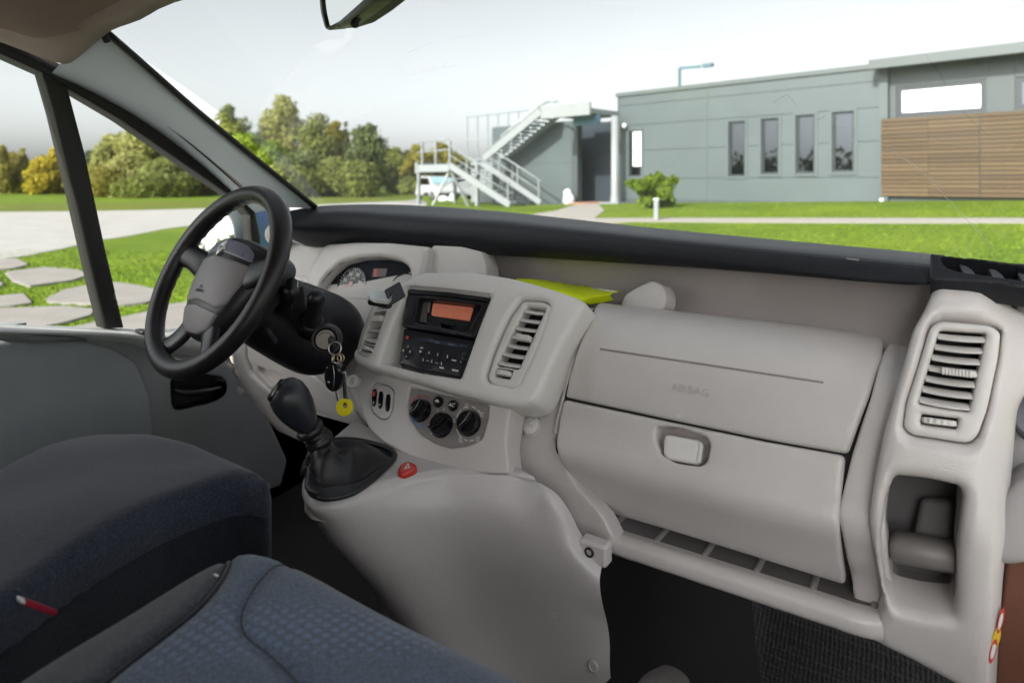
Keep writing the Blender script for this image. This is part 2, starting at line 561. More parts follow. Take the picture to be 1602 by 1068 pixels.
BLUEPAINT = mat('blue_car_paint', (0.012, 0.11, 0.42), 0.25, coat=0.6)
MIRRORG = mat('mirror_glass', (0.88, 0.9, 0.9), 0.02, 1.0)
LCD = mat('orange_display', (0.42, 0.13, 0.085), 0.3, emit=(0.9, 0.28, 0.16), estr=0.05, var=0.18, vscale=40)
REDLCD = mat('red_display', (0.05, 0.006, 0.006), 0.3, emit=(0.8, 0.05, 0.03), estr=0.0)
LAMPRED = mat('red_lamp', (0.6, 0.03, 0.03), 0.3, emit=(1, 0.08, 0.06), estr=0.03)
GLASS = glass_mat('windscreen_glass', tint=(0.70, 0.73, 0.725), gain=1.35, dirt_haze=0.075)
SIDEGLASS = glass_mat('side_glass', tint=(0.70, 0.73, 0.72), gain=0.6, dirt_haze=0.015)

def pad_mat():
    m = mat('dash_top_skin', (0.013, 0.0135, 0.018), 0.42, spec=0.3)
    nt = m.node_tree; b = nt.nodes['Principled BSDF']
    tc = nt.nodes.new('ShaderNodeTexCoord'); vo = nt.nodes.new('ShaderNodeTexVoronoi'); vo.inputs['Scale'].default_value = 300
    vo.inputs['Randomness'].default_value = 0.15
    nt.links.new(tc.outputs['Object'], vo.inputs['Vector'])
    bp = nt.nodes.new('ShaderNodeBump'); bp.inputs['Strength'].default_value = 0.55; bp.inputs['Distance'].default_value = 0.0012
    nt.links.new(vo.outputs['Distance'], bp.inputs['Height']); nt.links.new(bp.outputs['Normal'], b.inputs['Normal'])
    return m
PADM = pad_mat()

def fabric_mat(name, col, dots=None, scale=95.0, sheen=0.3):
    m = mat(name, col, 0.85, bump=0.6, bscale=900, sheen=sheen, spec=0.2)
    nt = m.node_tree; b = nt.nodes['Principled BSDF']; L = nt.links
    tc = nt.nodes.new('ShaderNodeTexCoord')
    big = nt.nodes.new('ShaderNodeTexNoise'); big.inputs['Scale'].default_value = 9; big.inputs['Detail'].default_value = 5
    L.new(tc.outputs['Object'], big.inputs['Vector'])
    base = nt.nodes.new('ShaderNodeMixRGB'); base.inputs[1].default_value = (*[c * 0.78 for c in col], 1); base.inputs[2].default_value = (*[c * 1.22 for c in col], 1)
    L.new(big.outputs['Fac'], base.inputs[0])
    wv_ = nt.nodes.new('ShaderNodeTexNoise'); wv_.inputs['Scale'].default_value = 380; wv_.inputs['Detail'].default_value = 2
    L.new(tc.outputs['Object'], wv_.inputs['Vector'])
    wr = nt.nodes.new('ShaderNodeValToRGB'); wr.color_ramp.elements[0].position = .36; wr.color_ramp.elements[1].position = .64
    wr.color_ramp.elements[0].color = (.62, .62, .64, 1); wr.color_ramp.elements[1].color = (1.25, 1.25, 1.22, 1)
    L.new(wv_.outputs['Fac'], wr.inputs[0])
    wm_ = nt.nodes.new('ShaderNodeMixRGB'); wm_.blend_type = 'MULTIPLY'; wm_.inputs[0].default_value = 1.0
    L.new(base.outputs[0], wm_.inputs[1]); L.new(wr.outputs[0], wm_.inputs[2]); last = wm_.outputs[0]
    if dots:
        sp = nt.nodes.new('ShaderNodeSeparateXYZ'); L.new(tc.outputs['Object'], sp.inputs[0])
        d = []
        for k in (0, 1):
            q = nt.nodes.new('ShaderNodeMath'); q.operation = 'MULTIPLY'; q.inputs[1].default_value = scale; L.new(sp.outputs[k], q.inputs[0])
            f = nt.nodes.new('ShaderNodeMath'); f.operation = 'FRACT'; L.new(q.outputs[0], f.inputs[0])
            s = nt.nodes.new('ShaderNodeMath'); s.operation = 'SUBTRACT'; s.inputs[1].default_value = 0.5; L.new(f.outputs[0], s.inputs[0])
            p = nt.nodes.new('ShaderNodeMath'); p.operation = 'POWER'; p.inputs[1].default_value = 2; L.new(s.outputs[0], p.inputs[0]); d.append(p)
        a = nt.nodes.new('ShaderNodeMath'); a.operation = 'ADD'; L.new(d[0].outputs[0], a.inputs[0]); L.new(d[1].outputs[0], a.inputs[1])
        # the dots swell and fade in bands across the cloth
        wv = nt.nodes.new('ShaderNodeTexWave'); wv.inputs['Scale'].default_value = 2.1; wv.inputs['Distortion'].default_value = 1.2; wv.inputs['Detail'].default_value = 0
        mp = nt.nodes.new('ShaderNodeMapping'); mp.inputs['Rotation'].default_value = (0, 0, 0.9); L.new(tc.outputs['Object'], mp.inputs['Vector']); L.new(mp.outputs[0], wv.inputs['Vector'])
        th = nt.nodes.new('ShaderNodeMath'); th.operation = 'MULTIPLY_ADD'; th.inputs[1].default_value = 0.19; th.inputs[2].default_value = -0.05; L.new(wv.outputs['Fac'], th.inputs[0])
        lt = nt.nodes.new('ShaderNodeMath'); lt.operation = 'SUBTRACT'; L.new(th.outputs[0], lt.inputs[0]); L.new(a.outputs[0], lt.inputs[1])
        sc = nt.nodes.new('ShaderNodeMath'); sc.operation = 'MULTIPLY'; sc.inputs[1].default_value = 22; sc.use_clamp = True; L.new(lt.outputs[0], sc.inputs[0])
        mx = nt.nodes.new('ShaderNodeMixRGB'); mx.inputs[2].default_value = (*dots, 1); L.new(sc.outputs[0], mx.inputs[0]); L.new(last, mx.inputs[1]); last = mx.outputs[0]
    L.new(last, b.inputs['Base Color'])
    return m
SEATBLUE = fabric_mat('dotted_blue_cloth', (0.085, 0.120, 0.182), dots=(0.118, 0.18, 0.285))
SEATGREY = fabric_mat('charcoal_cloth', (0.045, 0.048, 0.062))
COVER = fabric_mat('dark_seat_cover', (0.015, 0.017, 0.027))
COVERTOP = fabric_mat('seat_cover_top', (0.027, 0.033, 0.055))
# ------------------------------------------------------------------ dashboard
dash = thing('dashboard', 'taupe grey van dashboard with black padded top, radio, vents and glove box', 'dashboard', (-0.62, 0.95, EYE - 0.62))
DP = Prof([(1.26, -.262), (1.16, -.252), (1.08, -.2300), (1.02, -.2385), (.975, -.274), (.952, -.32), (.942, -.358), (.925, -.40), (.905, -.432), (.922, -.475), (.950, -.523), (.985, -.56)])
GAP = lambda S, px, **k: None

# main moulding between the centre stack and the right-hand column
body = [(800, 470), (868, 449), (925, 470), (1000, 478), (1200, 499), (1480, 532), (1478, 830), (1420, 945), (1330, 905), (1130, 850), (930, 795), (928, 868), (905, 852), (884, 806), (862, 770), (797, 745), (780, 640)]
BODYP = Prof([(1.26, -.262), (1.16, -.252), (1.09, -.236), (1.03, -.245), (.985, -.28), (.962, -.32), (.952, -.358), (.935, -.40), (.908, -.44), (.893, -.50), (.890, -.56)])
mesh('main_moulding', plate(BODYP, uvs(BODYP, [(780, 640), (797, 745), (862, 772), (884, 806), (905, 846), (925, 868), (950, 874), (962, 846), (946, 812), (930, 790), (903, 762), (882, 725), (868, 690), (878, 622), (893, 580), (912, 530), (935, 494), (955, 474), (925, 460), (868, 445), (800, 470)]), bev=0.004, back=0.03, res=0.014), TAUPE, dash)

# airbag cover and glove box lid
air = [(955, 479), (1100, 489), (1250, 505), (1397, 527), (1380, 560), (1360, 620), (1327, 710), (1200, 687.5), (1050, 656.5), (887, 621.5), (893, 590), (905, 550), (925, 510)]
AB = plate(DP, rnd(uvs(DP, air), .006), t=.008, bev=.006, back=.03, res=.012)
airbag = mesh('airbag_cover', AB, TAUPE, dash)
SP = Plane(pY(1110, 575, .965), DP.N(*DP.uv(1110, 575)))
slit = [(941, 547.4), (1100, 571.2), (1289, 600.2), (1289, 602.8), (1100, 574), (941, 550.2)]
mesh('tear_seam', plate(DP, uvs(DP, slit), t=.0086, bev=0, back=.002, res=.01), mat('seam_shadow', (.26, .235, .225), .8), airbag)
a_o = DP.P([DP.uv(1082, 611)], .0082)[0]; a_n = DP.N(*DP.uv(1082, 611)); a_e1, a_e2, _ = frame(a_n)
text('airbag_lettering', 'AIRBAG', .0165, a_o, a_e1, a_e2, mat('lettering_grey', (.53, .49, .47), .4), airbag, ext=.0012)

glove = [(884, 625), (1040, 658), (1200, 691), (1323, 712.5), (1316, 780), (1314, 830), (1324, 907), (1200, 869), (1060, 826), (932, 789), (905, 762), (886, 728), (872, 690), (876, 660)]
hole = [(1030, 668), (1060, 668), (1108, 684), (1113, 697), (1108, 722), (1098, 731), (1060, 726), (1036, 712), (1028, 690)]
lid = mesh('glove_box_lid', plate(DP, rnd(uvs(DP, glove), .008), [rnd(uvs(DP, hole), .006)], t=.008, bev=.006, back=.035, res=.012), TAUPE, dash)
hz = DP.N(*DP.uv(1070, 700)); h1, h2, _ = frame(hz)
HS = Plane(DP.P([DP.uv(1070, 700)], -.020)[0], hz)
mesh('handle_cup', plate(HS, uvs(HS, [(1010, 655), (1125, 672), (1122, 745), (1015, 730)]), bev=0, back=.005, res=.02), TRAYP, lid)
HS2 = Plane(DP.P([DP.uv(1068, 702)], .000)[0], nrm(hz + .1 * h1))
mesh('handle', pplate(HS2, [(1041, 681), (1048, 680), (1093, 688), (1098, 694), (1094, 727), (1088, 727), (1046, 719), (1038, 712), (1038, 690)], .006, t=.004, bev=.006, back=.03, res=.006), SILVER, lid)
mesh('handle_catch', pplate(HS2, [(1093, 691), (1099, 692), (1101, 697), (1097, 725), (1091, 724), (1090, 720), (1094, 697)], .003, t=.006, bev=.0015, back=.02, res=.006), VENTP, lid)
# dark gap round the two lids
mesh('lid_gap', plate(DP, uvs(DP, [(948, 474), (1403, 524), (1392, 560), (1333, 715), (1321, 790), (1318, 830), (1330, 912), (1200, 874), (930, 793), (880, 735), (868, 690), (880, 622), (890, 590), (920, 508)]), [uvs(DP, [(1024, 662), (1060, 662), (1112, 678), (1118, 697), (1112, 728), (1100, 737), (1060, 732), (1030, 716), (1022, 690)])], t=-.004, bev=0, back=.002, res=.015), MATTE, dash)

# open shelf below the glove box: lip, floor with ribs, side cheek
lipY = .905
L0 = pY(925, 826, lipY); lipz = EYE - .545
lip = [V(x, lipY + .02 * (x + .45) ** 2, lipz + .002) for x in np.linspace(-.43, -.02, 10)]
def lipsec(p):
    return [p + V(0, .03, .003), p + V(0, .012, .005), p + V(0, 0, .001), p + V(0, -.003, -.008), p + V(0, -.001, -.019), p + V(0, .010, -.025), p + V(0, .04, -.024)]
LX = np.linspace(-.455, .045, 16)
def lip_pt(x): return V(x, lipY + .25 * max(0, (x + .035) / .1) ** 1.3 + .03 * max(0, (-.40 - x) / .06), lipz)
rows = [[lipsec(lip_pt(x))[k] for x in LX] for k in range(7)]
mesh('shelf_lip', loft(rows, 2, 4), TAUPE, dash)
fl = [[V(x, y, lipz + .004 - .10 * (y - lipY)) for x in np.linspace(-.44, -.045, 8)] for y in (lipY + .02, .95, 1.05, 1.14)]
shelf = mesh('shelf_floor', loft(fl, 2, 2, flip=True), mat('shelf_grey', (.13, .115, .108), .55, bump=.3, bscale=600, var=.08), dash)
mesh('shelf_back', box((-.21, 1.14, lipz + .04), (.52, .02, .14)), TRAYP, dash)
RIBM = mat('rib_grey', (.30, .27, .255), .45)
for k in range(6):
    x = -.405 + .072 * k
    p0 = V(x, lipY + .032, lipz + .0005); p1 = V(x + .0, 1.07, lipz - .0140)
    pe = p0 * .55 + p1 * .45
    mesh('shelf_rib', tube(crom([p0 - V(0, .004, .004), p0, (p0 + pe) / 2, pe, pe + V(0, .006, -.006)], 3), .0048, 8), RIBM, shelf)

# black padded top
def row(pts, n=34, x0=446, x1=1480):
    p = np.array(pts, float); xs = np.linspace(x0, x1, n)
    return xs, np.interp(xs, p[:, 0], p[:, 1]), np.interp(xs, p[:, 0], p[:, 2])
far = [(446, 333, 1.02), (475, 326, 1.07), (500, 322.5, 1.12), (560, 320, 1.22), (620, 320, 1.28), (700, 324, 1.33), (800, 332.5, 1.37), (900, 343.5, 1.39), (1000, 355, 1.39), (1100, 365, 1.36), (1200, 374.5, 1.29), (1300, 383.5, 1.23), (1400, 392.5, 1.18), (1480, 400.5, 1.14)]
crest = [(446, 344, 1.0), (475, 339, 1.03), (500, 336.5, 1.06), (555, 334, 1.11), (600, 338, 1.13), (645, 340, 1.15), (690, 344, 1.16), (780, 348, 1.17), (950, 365, 1.15), (1153, 385, 1.10), (1357, 406, 1.03), (1480, 418, .995)]
front = [(446, 357, .99), (475, 360, 1.02), (500, 360, 1.05), (555, 357, 1.095), (611, 361, 1.12), (700, 367, 1.14), (780, 373, 1.145), (950, 389, 1.125), (1153, 408, 1.075), (1357, 428, 1.01), (1440, 437, .982), (1480, 436, .985)]
lipr = [(446, 368, 1.03), (470, 384, 1.06), (505, 386, 1.09), (555, 381, 1.12), (611, 382, 1.14), (690, 389, 1.16), (746, 397, 1.16), (780, 399, 1.16), (950, 410, 1.14), (1100, 420, 1.10), (1200, 428, 1.07), (1350, 441, 1.01), (1440, 447, .985), (1465, 442, .985), (1480, 438, .99)]
def prow(tab, dy=0, dz=0):
    return np.array([pY(x, y, Y) + V(0, dy, dz) for x, y, Y in zip(*row(tab))])
r_far, r_cr, r_fr, r_lip = prow(far), prow(crest), prow(front), prow(lipr)
r_top = r_far * .45 + r_cr * .55 + V(0, 0, .004)
pad = mesh('dash_top_pad', loft([r_far + V(0, .05, -.03), r_far, r_top, r_cr, r_fr, r_lip, r_lip + V(0, .05, .004), r_lip + V(0, .14, .010)], 2, 5), PADM, dash)
k0 = 6
tl_ = r_lip[k0:]
def trow(dy, z=None, y=None):
    q = tl_.copy(); q[:, 1] += dy
    if z is not None: q[:, 2] = EYE + z
    if y is not None: q[:, 1] = np.minimum(q[:, 1], y)
    return q
mesh('storage_tray', loft([tl_ + V(0, .02, .010), trow(.055, -.155), trow(.065, -.20), trow(.04, -.245), np.stack([tl_[:, 0], np.maximum(tl_[:, 1] - .02, 1.055), np.full(len(tl_), EYE - .262)], 1), np.stack([tl_[:, 0], np.full(len(tl_), 1.045), np.full(len(tl_), EYE - .262)], 1)], 2, 4), TRAYP, dash)
# the right end of the pad with the side window demister slot
PE = Plane(pY(1520, 420, .985), nrm(V(0, -.62, .78)))
slot = [(1472, 409), (1473, 404), (1478, 402.5), (1540, 410.5), (1610, 420), (1690, 431), (1690, 452), (1602, 441), (1540, 432.5), (1498, 427), (1480, 420)]
mesh('pad_end', plate(PE, rnd(uvs(PE, [(1455, 398.5), (1540, 408), (1606, 416), (1700, 428), (1700, 467), (1602, 453), (1540, 445), (1470, 441), (1455, 440)]), .004), [rnd(uvs(PE, slot), .003)], t=.004, bev=.004, back=.03, res=.01), PADM, dash)
FINM = mat('fin_plastic', (.075, .082, .095), .4)
dm = mesh('demister_vent', plate(PE, uvs(PE, [(1462, 399), (1700, 427), (1700, 458), (1462, 432)]), t=-.028, bev=0, back=.002, res=.02), MATTE, dash)
for dx, dy in ((0, 0), (46, 6.2), (92, 12.4)):
    q = [(1500, 405), (1512, 407), (1521, 413), (1528, 422), (1533, 436), (1512, 434), (1508, 420)]
    mesh('vent_fin', plate(PE, rnd(uvs(PE, [(x + dx, y + dy) for x, y in q]), .002), t=-.009, bev=.0015, back=.014, res=.008), FINM, dm)
mesh('pad_skirt', box((.17, 1.035, EYE - .155), (.26, .02, .10)), MATTE, dash, smooth=False)
mesh('pad_scuff', plate(Plane(pY(1335, 412, 1.025), (0, -.8, .6)), uvs(Plane(pY(1335, 412, 1.025), (0, -.8, .6)), [(1324, 410), (1345, 412.5), (1344, 414.5), (1326, 412)]), t=.012, bev=0, back=.001, res=.01), mat('scuff', (.25, .25, .24), .6), pad)

# right-hand column with vent and bottle holder
CP = Prof([(1.02, -.140), (1.00, -.142), (.985, -.150), (.955, -.20), (.935, -.27), (.918, -.34), (.905, -.395), (.908, -.43), (.922, -.51), (.932, -.58), (.936, -.66), (.938, -.74)],
          g=lambda x: -np.maximum(0, x - .066) * .55 - 6.0 * np.maximum(0, np.minimum(x, .10) - .048) ** 2)
col = [(1464, 446), (1456, 468), (1444, 493), (1428, 520), (1412, 577), (1396, 635), (1384, 675), (1371, 740), (1360, 806), (1366, 845), (1378, 905), (1384, 935), (1362, 988), (1430, 1022), (1520, 1072), (1556, 1100), (1568, 900), (1577, 800), (1590, 640), (1640, 560), (1650, 470), (1540, 453)]
cup = [(1400, 741), (1450, 746), (1500, 757), (1507, 772), (1502, 820), (1497, 862), (1496, 940), (1490, 953), (1440, 947), (1398, 936), (1386, 915), (1381, 870), (1379, 828), (1386, 775)]
vent_r = [(1470, 502), (1550, 509), (1566, 520), (1562, 560), (1545, 640), (1530, 682), (1515, 694), (1425, 680), (1413, 668), (1418, 630), (1436, 575), (1455, 512)]
mesh('side_column', plate(CP, rnd(uvs(CP, col), .008), [rnd(uvs(CP, cup), .007), rnd(uvs(CP, vent_r), .006)], t=.020, bev=.014, back=.05, res=.011), TAUPE, dash)
# bevelled cheek between glove box and column
CH = Prof([(1.08, -.232), (1.02, -.242), (.975, -.278), (.952, -.32), (.942, -.358), (.925, -.40), (.912, -.432), (.928, -.475), (.955, -.523), (.96, -.60)])
mesh('column_cheek', plate(CH, rnd(uvs(CH, [(1396, 527), (1440, 522), (1420, 620), (1400, 700), (1385, 800), (1400, 960), (1372, 1000), (1338, 950), (1318, 830), (1312, 800), (1333, 712), (1362, 625)]), .006), t=.0085, bev=.006, back=.03, res=.012), TAUPE, dash)
# bottle holder: walls, tilted back, folding arm
cb = CP.P(resample(rnd(uvs(CP, cup), .009), .006), .004)
cbm = cb.mean(0)
hold = mesh('bottle_holder', loft([cb + (cbm - cb) * .02 + V(0, .018, 0), cb + (cbm - cb) * .03 + V(0, .045, 0), cb + (cbm - cb) * .05 + V(.002, .095, 0)], 1, 3, cu=True), mat('holder_grey', (.30, .275, .265), .5), dash)
mesh('holder_back', plate(Plane(cb.mean(0) + V(.004, .088, 0), (0, -1, .05)), rnd(np.array([(-.09, -.14), (.09, -.14), (.09, .14), (-.09, .14)]), .01), bev=0, back=.004, res=.03), mat('holder_dark', (.10, .095, .095), .6, var=.1), hold)
HB = Plane(pY(1462, 820, .965), nrm(V(-.15, -.95, .25)))
mesh('holder_insert', pplate(HB, [(1440, 778), (1495, 782), (1492, 856), (1426, 848)], .008, bev=.008, back=.05, res=.01), mat('insert_grey', (.13, .125, .125), .5, var=.08), hold)
p0, p1 = pY(1392, 862, .912), pY(1496, 880, .915)
mesh('holder_arm', box((p0 + p1) / 2 + V(.002, .024, -.004), (np.linalg.norm(p1 - p0) + .006, .045, .030), (nrm(p1 - p0), nrm(V(0, 1, -.05)), V(0, 0, 1)), .008), mat('holder_arm_grey', (.20, .185, .175), .45), hold, smooth=True, sharp=50)
# warning sticker on the slanted edge of the column
for (cx, cy, rx, ry, m1, m2) in ((1562.5, 951, 4.2, 20, REDP, WHITEP), (1556, 978, 6, 16, mat('sticker_yellow', (.75, .5, .02), .5), None), (1551, 998, 5.2, 19, REDP, WHITEP)):
    for s, m, t in ((1, m1, .0212), (.62, m2, .0217)):
        if m is None: continue
        poly = [(cx + math.cos(a) * rx * s + (-math.sin(a)) * ry * s * -.22, cy - math.sin(a) * ry * s) for a in np.linspace(0, 2 * np.pi, 20, endpoint=False)]
        mesh('warning_sticker', plate(CP, uvs(CP, poly), t=t - .0015, bev=0, back=.0008, res=.01), m, dash)

def vent(parent, S, outer, opening, wheel, n, thumb, deep=.05, rim=.006):
    """A louvred outlet: bezel, dark duct, curved slats, a ribbed thumb slat and the thumb wheel below."""
    A = uvs(S, opening); W = uvs(S, wheel)
    b = mesh('air_vent', plate(S, rnd(uvs(S, outer), .008), [rnd(A, .004), rnd(W, .002)], t=.0, bev=rim, back=.03, res=.008), VENTP, parent)
    mesh('duct', plate(S, uvs(S, outer), t=-deep, bev=0, back=.002, res=.03), MATTE, b)
    tl, trr, br, bl = A
    for k in range(n):
        v = (k + .55) / n
        a0, a1 = tl * (1 - v) + bl * v, trr * (1 - v) + br * v
        ss = np.linspace(0, 1, 9); bul = 1 - (2 * ss - 1) ** 2
        base = a0[None] * (1 - ss[:, None]) + a1[None] * ss[:, None]
        pitch = np.linalg.norm(bl - tl) / n
        def rw(db, h, bu=0): return S.P(base + np.array([0, 1.0]) * db, h + bul * bu)
        bb = pitch * .10 * bul[:, None] * np.array([0, -1.0])
        def rw(db, h, bu=0, bw=1): return S.P(base + np.array([0, 1.0]) * db + bb * bw, h + bul * bu)
        r = [rw(-pitch * .30, -.0035, .003), rw(-pitch * .26, -.001, .0035), rw(-pitch * .05, -.004, .003), rw(pitch * .18, -.0085, .001, .6), rw(pitch * .26, -.012, 0, .4), rw(pitch * .22, -.0135, 0, .4), rw(-pitch * .24, -.0075, .002), rw(-pitch * .31, -.005, .003)]
        slat = mesh('slat', loft(r, 1, 2), VENTP, b)
        if k == thumb:
            bl_ = []
            for j in range(9):
                u = .30 + .62 * j / 9
                q = a0 * (1 - u) + a1 * u; e = nrm(a1 - a0)
                c = S.P([q + V(0, -pitch * .16)], .0015)[0]; nn = S.N(*q); ex, ey, ez = frame(nn, S.P([a1])[0] - S.P([a0])[0])
                bl_.append(box(c, (np.linalg.norm(a1 - a0) * .062, pitch * .62, .012), (ex, ey, ez), .0008))
            ex, ey, ez = frame(S.N(*a0), S.P([a1])[0] - S.P([a0])[0])
            q = a0 * .36 + a1 * .64
            bl_.append(box(S.P([q + V(0, -pitch * .14)], -.0015)[0], (np.linalg.norm(a1 - a0) * .66, pitch * .56, .012), (ex, ey, ez), .001))
            mesh('thumb_grip', cat(*bl_), VENTP, slat, smooth=False)
    wt, wb = (W[0] + W[1]) / 2, (W[2] + W[3]) / 2
    wd = np.linalg.norm(W[1] - W[0]); hh = np.linalg.norm(wb - wt)
    c = S.P([(wt + wb) / 2], -.0035)[0]; nn = S.N(*wt); ex, ey, ez = frame(nn, S.P([W[1]])[0] - S.P([W[0]])[0])
    mesh('flow_wheel', lathe(c - ey * hh * .26, ey, [(wd * .40, 0), (wd * .45, hh * .06), (wd * .45, hh * .46), (wd * .40, hh * .52)], 56, ex, sx=.98, sy=.46 if wd > .03 else .6, ripple=lambda th: .07 * np.sign(np.sin(th * 14 + .1))), VENTP, b, smooth=False)
    return b

VR = Plane(CP.P([CP.uv(1490, 600)], .016)[0], CP.N(*CP.uv(1488, 600)), disp=lambda a, b: 0 * a)
vent(dash, VR, vent_r, [(1470, 516), (1543, 521), (1516, 645), (1436, 632)], [(1442, 648), (1500, 655), (1496, 672), (1440, 664)], 7, 3)

# ------------------------------------------------------------------ centre stack
tilt = math.radians(31)
FN = V(.05, -math.cos(tilt), math.sin(tilt))
FO = pY(705, 520, .895)
FP = Plane(FO, FN, disp=lambda a, b: -1.0 * np.maximum(0, a - .06) ** 2 - 1.4 * np.maximum(0, -a - .07) ** 2 - 3.2 * np.maximum(0, b - .055) ** 2)
fas = [(660, 431), (700, 427.5), (740, 428), (800, 437), (858, 452), (905, 468), (922, 478), (905, 507), (886, 540), (870, 572), (858, 600), (847, 625), (838, 634), (815, 639), (780, 634), (707, 616), (638, 595), (575, 577), (560, 570), (556, 560), (566, 520), (583, 478), (600, 462), (628, 448)]
rad_hole = [(641, 454), (705, 458), (771, 467), (752, 515), (724, 594), (660, 584), (598, 569), (614, 520)]
vc_out = [(818, 470), (850, 471.5), (863, 478), (856, 505), (835, 560), (815, 601), (806, 608), (768, 600), (762, 590), (775, 550), (797, 500)]
vl_out = [(584, 474), (598, 463), (618, 456), (600, 510), (584, 556), (575, 559), (559, 552), (566, 520)]
fascia = mesh('centre_fascia', plate(FP, rnd(uvs(FP, fas), .010), [rnd(uvs(FP, rad_hole), .005), rnd(uvs(FP, vc_out), .007), rnd(uvs(FP, vl_out), .005)], t=.012, bev=.011, back=.06, res=.009), SILVER, dash)
# cap over the radio, parted by a fine groove
capp = [(644, 451.5), (668, 431.5), (735, 431), (797, 439), (785, 452), (772, 464), (706, 456)]
mesh('fascia_cap', plate(FP, rnd(uvs(FP, capp), .004), t=.0142, bev=.003, back=.008, res=.009), SILVER, fascia)
VC = Plane(FP.P([FP.uv(812, 540)], .008)[0], FP.N(*FP.uv(812, 540)))
vent(dash, VC, vc_out, [(824, 477), (854, 481), (811, 577), (777, 571)], [(777, 574), (802, 578), (797, 592), (774, 588)], 7, 3)
VL = Plane(FP.P([FP.uv(588, 510)], .006)[0], FP.N(*FP.uv(588, 510)))
vent(dash, VL, vl_out, [(589, 477), (612, 471), (589, 540), (568, 534)], [(567, 537), (587, 543), (582, 552), (563, 548)], 4, 1, rim=.003)

# radio recess and the two black units
rp = np.array([FP.P([FP.uv(*p)], .004)[0] for p in rad_hole]); fe1, fe2, fn = frame(FN)
mesh('radio_recess', loft([crom(rp, 3, True), crom(rp, 3, True) - fn * .035], 1, 1, cu=True), SILVER, dash, sharp=40)
RU = Plane(FO - FN * .012, nrm(FN + V(0, 0, -.02)))
disp_u = [(640, 456), (642, 454), (705, 458.5), (771, 467.5), (770, 472), (744, 529), (742, 530), (690, 521), (632, 512), (631, 510)]
win = [(657, 470), (664, 468.5), (756, 479), (735, 519), (731, 521), (653, 506), (651, 502)]
unit = mesh('display_unit', plate(RU, rnd(uvs(RU, disp_u), .003), [rnd(uvs(RU, win), .003)], t=.006, bev=.003, back=.03, res=.008), RADIOB, dash)
mesh('display_hood', pplate(RU, [(640, 457), (645, 453), (705, 457.5), (770, 466), (767, 476), (705, 467), (641, 462.5)], .003, t=.0105, bev=.004, back=.012, res=.008), RADIOB, unit)
RD = Plane(FO - FN * .026, FN)
mesh('window_face', plate(RD, uvs(RD, [(648, 465), (762, 476), (738, 524), (646, 508)]), bev=0, back=.002, res=.03), RADIOB, unit)
mesh('window_cheek', pplate(RD, [(655, 472), (671, 470), (667, 505), (652, 504)], .001, t=.003, bev=.001, back=.004, res=.01), mat('cheek_grey', (.15, .135, .13), .4), unit)
mesh('screen', pplate(RD, [(679, 475), (741, 482), (735, 502.5), (676, 494)], .003, t=.004, bev=.001, back=.003, res=.01), LCD, unit)
mesh('screen_edge', pplate(RD, [(671.5, 475), (675, 474), (672.5, 490), (669.5, 490)], .001, t=.006, bev=.0005, back=.004, res=.01), mat('edge_grey', (.2, .2, .2), .25), unit)
mesh('eject_bar', pplate(RD, [(688, 504), (713, 509), (712.5, 511.5), (687, 506.5)], .001, t=.006, bev=.001, back=.005, res=.01), GLOSSB, unit)
RR = Plane(FO - FN * .018, nrm(FN + V(0, 0, -.05)))
set_ = [(633, 515.5), (637, 515), (690, 524), (742, 533), (742, 537), (724, 590), (721, 592), (675, 582), (627, 571), (625.5, 569)]
radio = mesh('radio', plate(RR, rnd(uvs(RR, set_), .003), t=.004, bev=.0025, back=.02, res=.01), RADIOB, dash)
mesh('disc_slot', pplate(RR, [(656, 531), (670, 530.5), (735, 541.5), (734, 544), (700, 541), (657, 533)], .001, t=.0046, bev=0, back=.001, res=.01), mat('slot_sheen', (.05, .06, .10), .2), radio)
def rpt(x, y, t): return RR.P([RR.uv(x, y)], t)[0]
re1, re2, _ = frame(RR.n)
btn = [(642, 543.5), (636.5, 550.5), (645, 552), (639.5, 558), (662, 551.5), (674, 554), (688, 556.5), (703, 559.5), (664.5, 564), (678.5, 566.5), (693, 570)]
for x, y in btn:
    mesh('radio_button', lathe(rpt(x, y + 1, .0035), RR.n, [(.0052, 0), (.0052, .0016), (.0042, .0024)], 14), RADIOB, radio)
for x, y, w, h in ((634, 549.6, 1.6, 3), (644.5, 551.3, 1.6, 3), (641.6, 543.2, 1.2, 2), (639, 558.6, 1.2, 1.6), (660.5, 551.2, 2.2, 3.2), (662.7, 545.4, 4, 1.8), (674.3, 553.2, .9, 3.4), (687.8, 556, 1.0, 4), (703, 559.2, 1.0, 4.4), (665, 564, 1.0, 4), (678.6, 566.8, 1.0, 4.4), (693.6, 570, 1.0, 4.4), (713.2, 565, 7, 2.2), (723.8, 567, 1.0, 4), (731, 559.6, 3, 1.6), (694, 576.6, 6.6, 2.2), (715, 580.6, 10, 2.4), (672, 565.8, 5, .6), (686, 569, 5, .6)):
    q = [(x - w / 2, y - h / 2 - w * .09), (x + w / 2, y - h / 2 + w * .09), (x + w / 2, y + h / 2 + w * .09), (x - w / 2, y + h / 2 - w * .09)]
    mesh('button_mark', plate(RR, uvs(RR, q), t=.0068, bev=0, back=.0004, res=.01), WHITEP, radio)
mesh('volume_knob', lathe(rpt(730, 561, .003), RR.n, [(.0085, 0), (.0085, .006), (.007, .0075)], 20), RADIOB, radio)
mesh('power_lamp', lathe(rpt(639.3, 529, .004), RR.n, [(.0026, 0), (.0026, .001), (.0016, .0016)], 14), LAMPRED, radio)

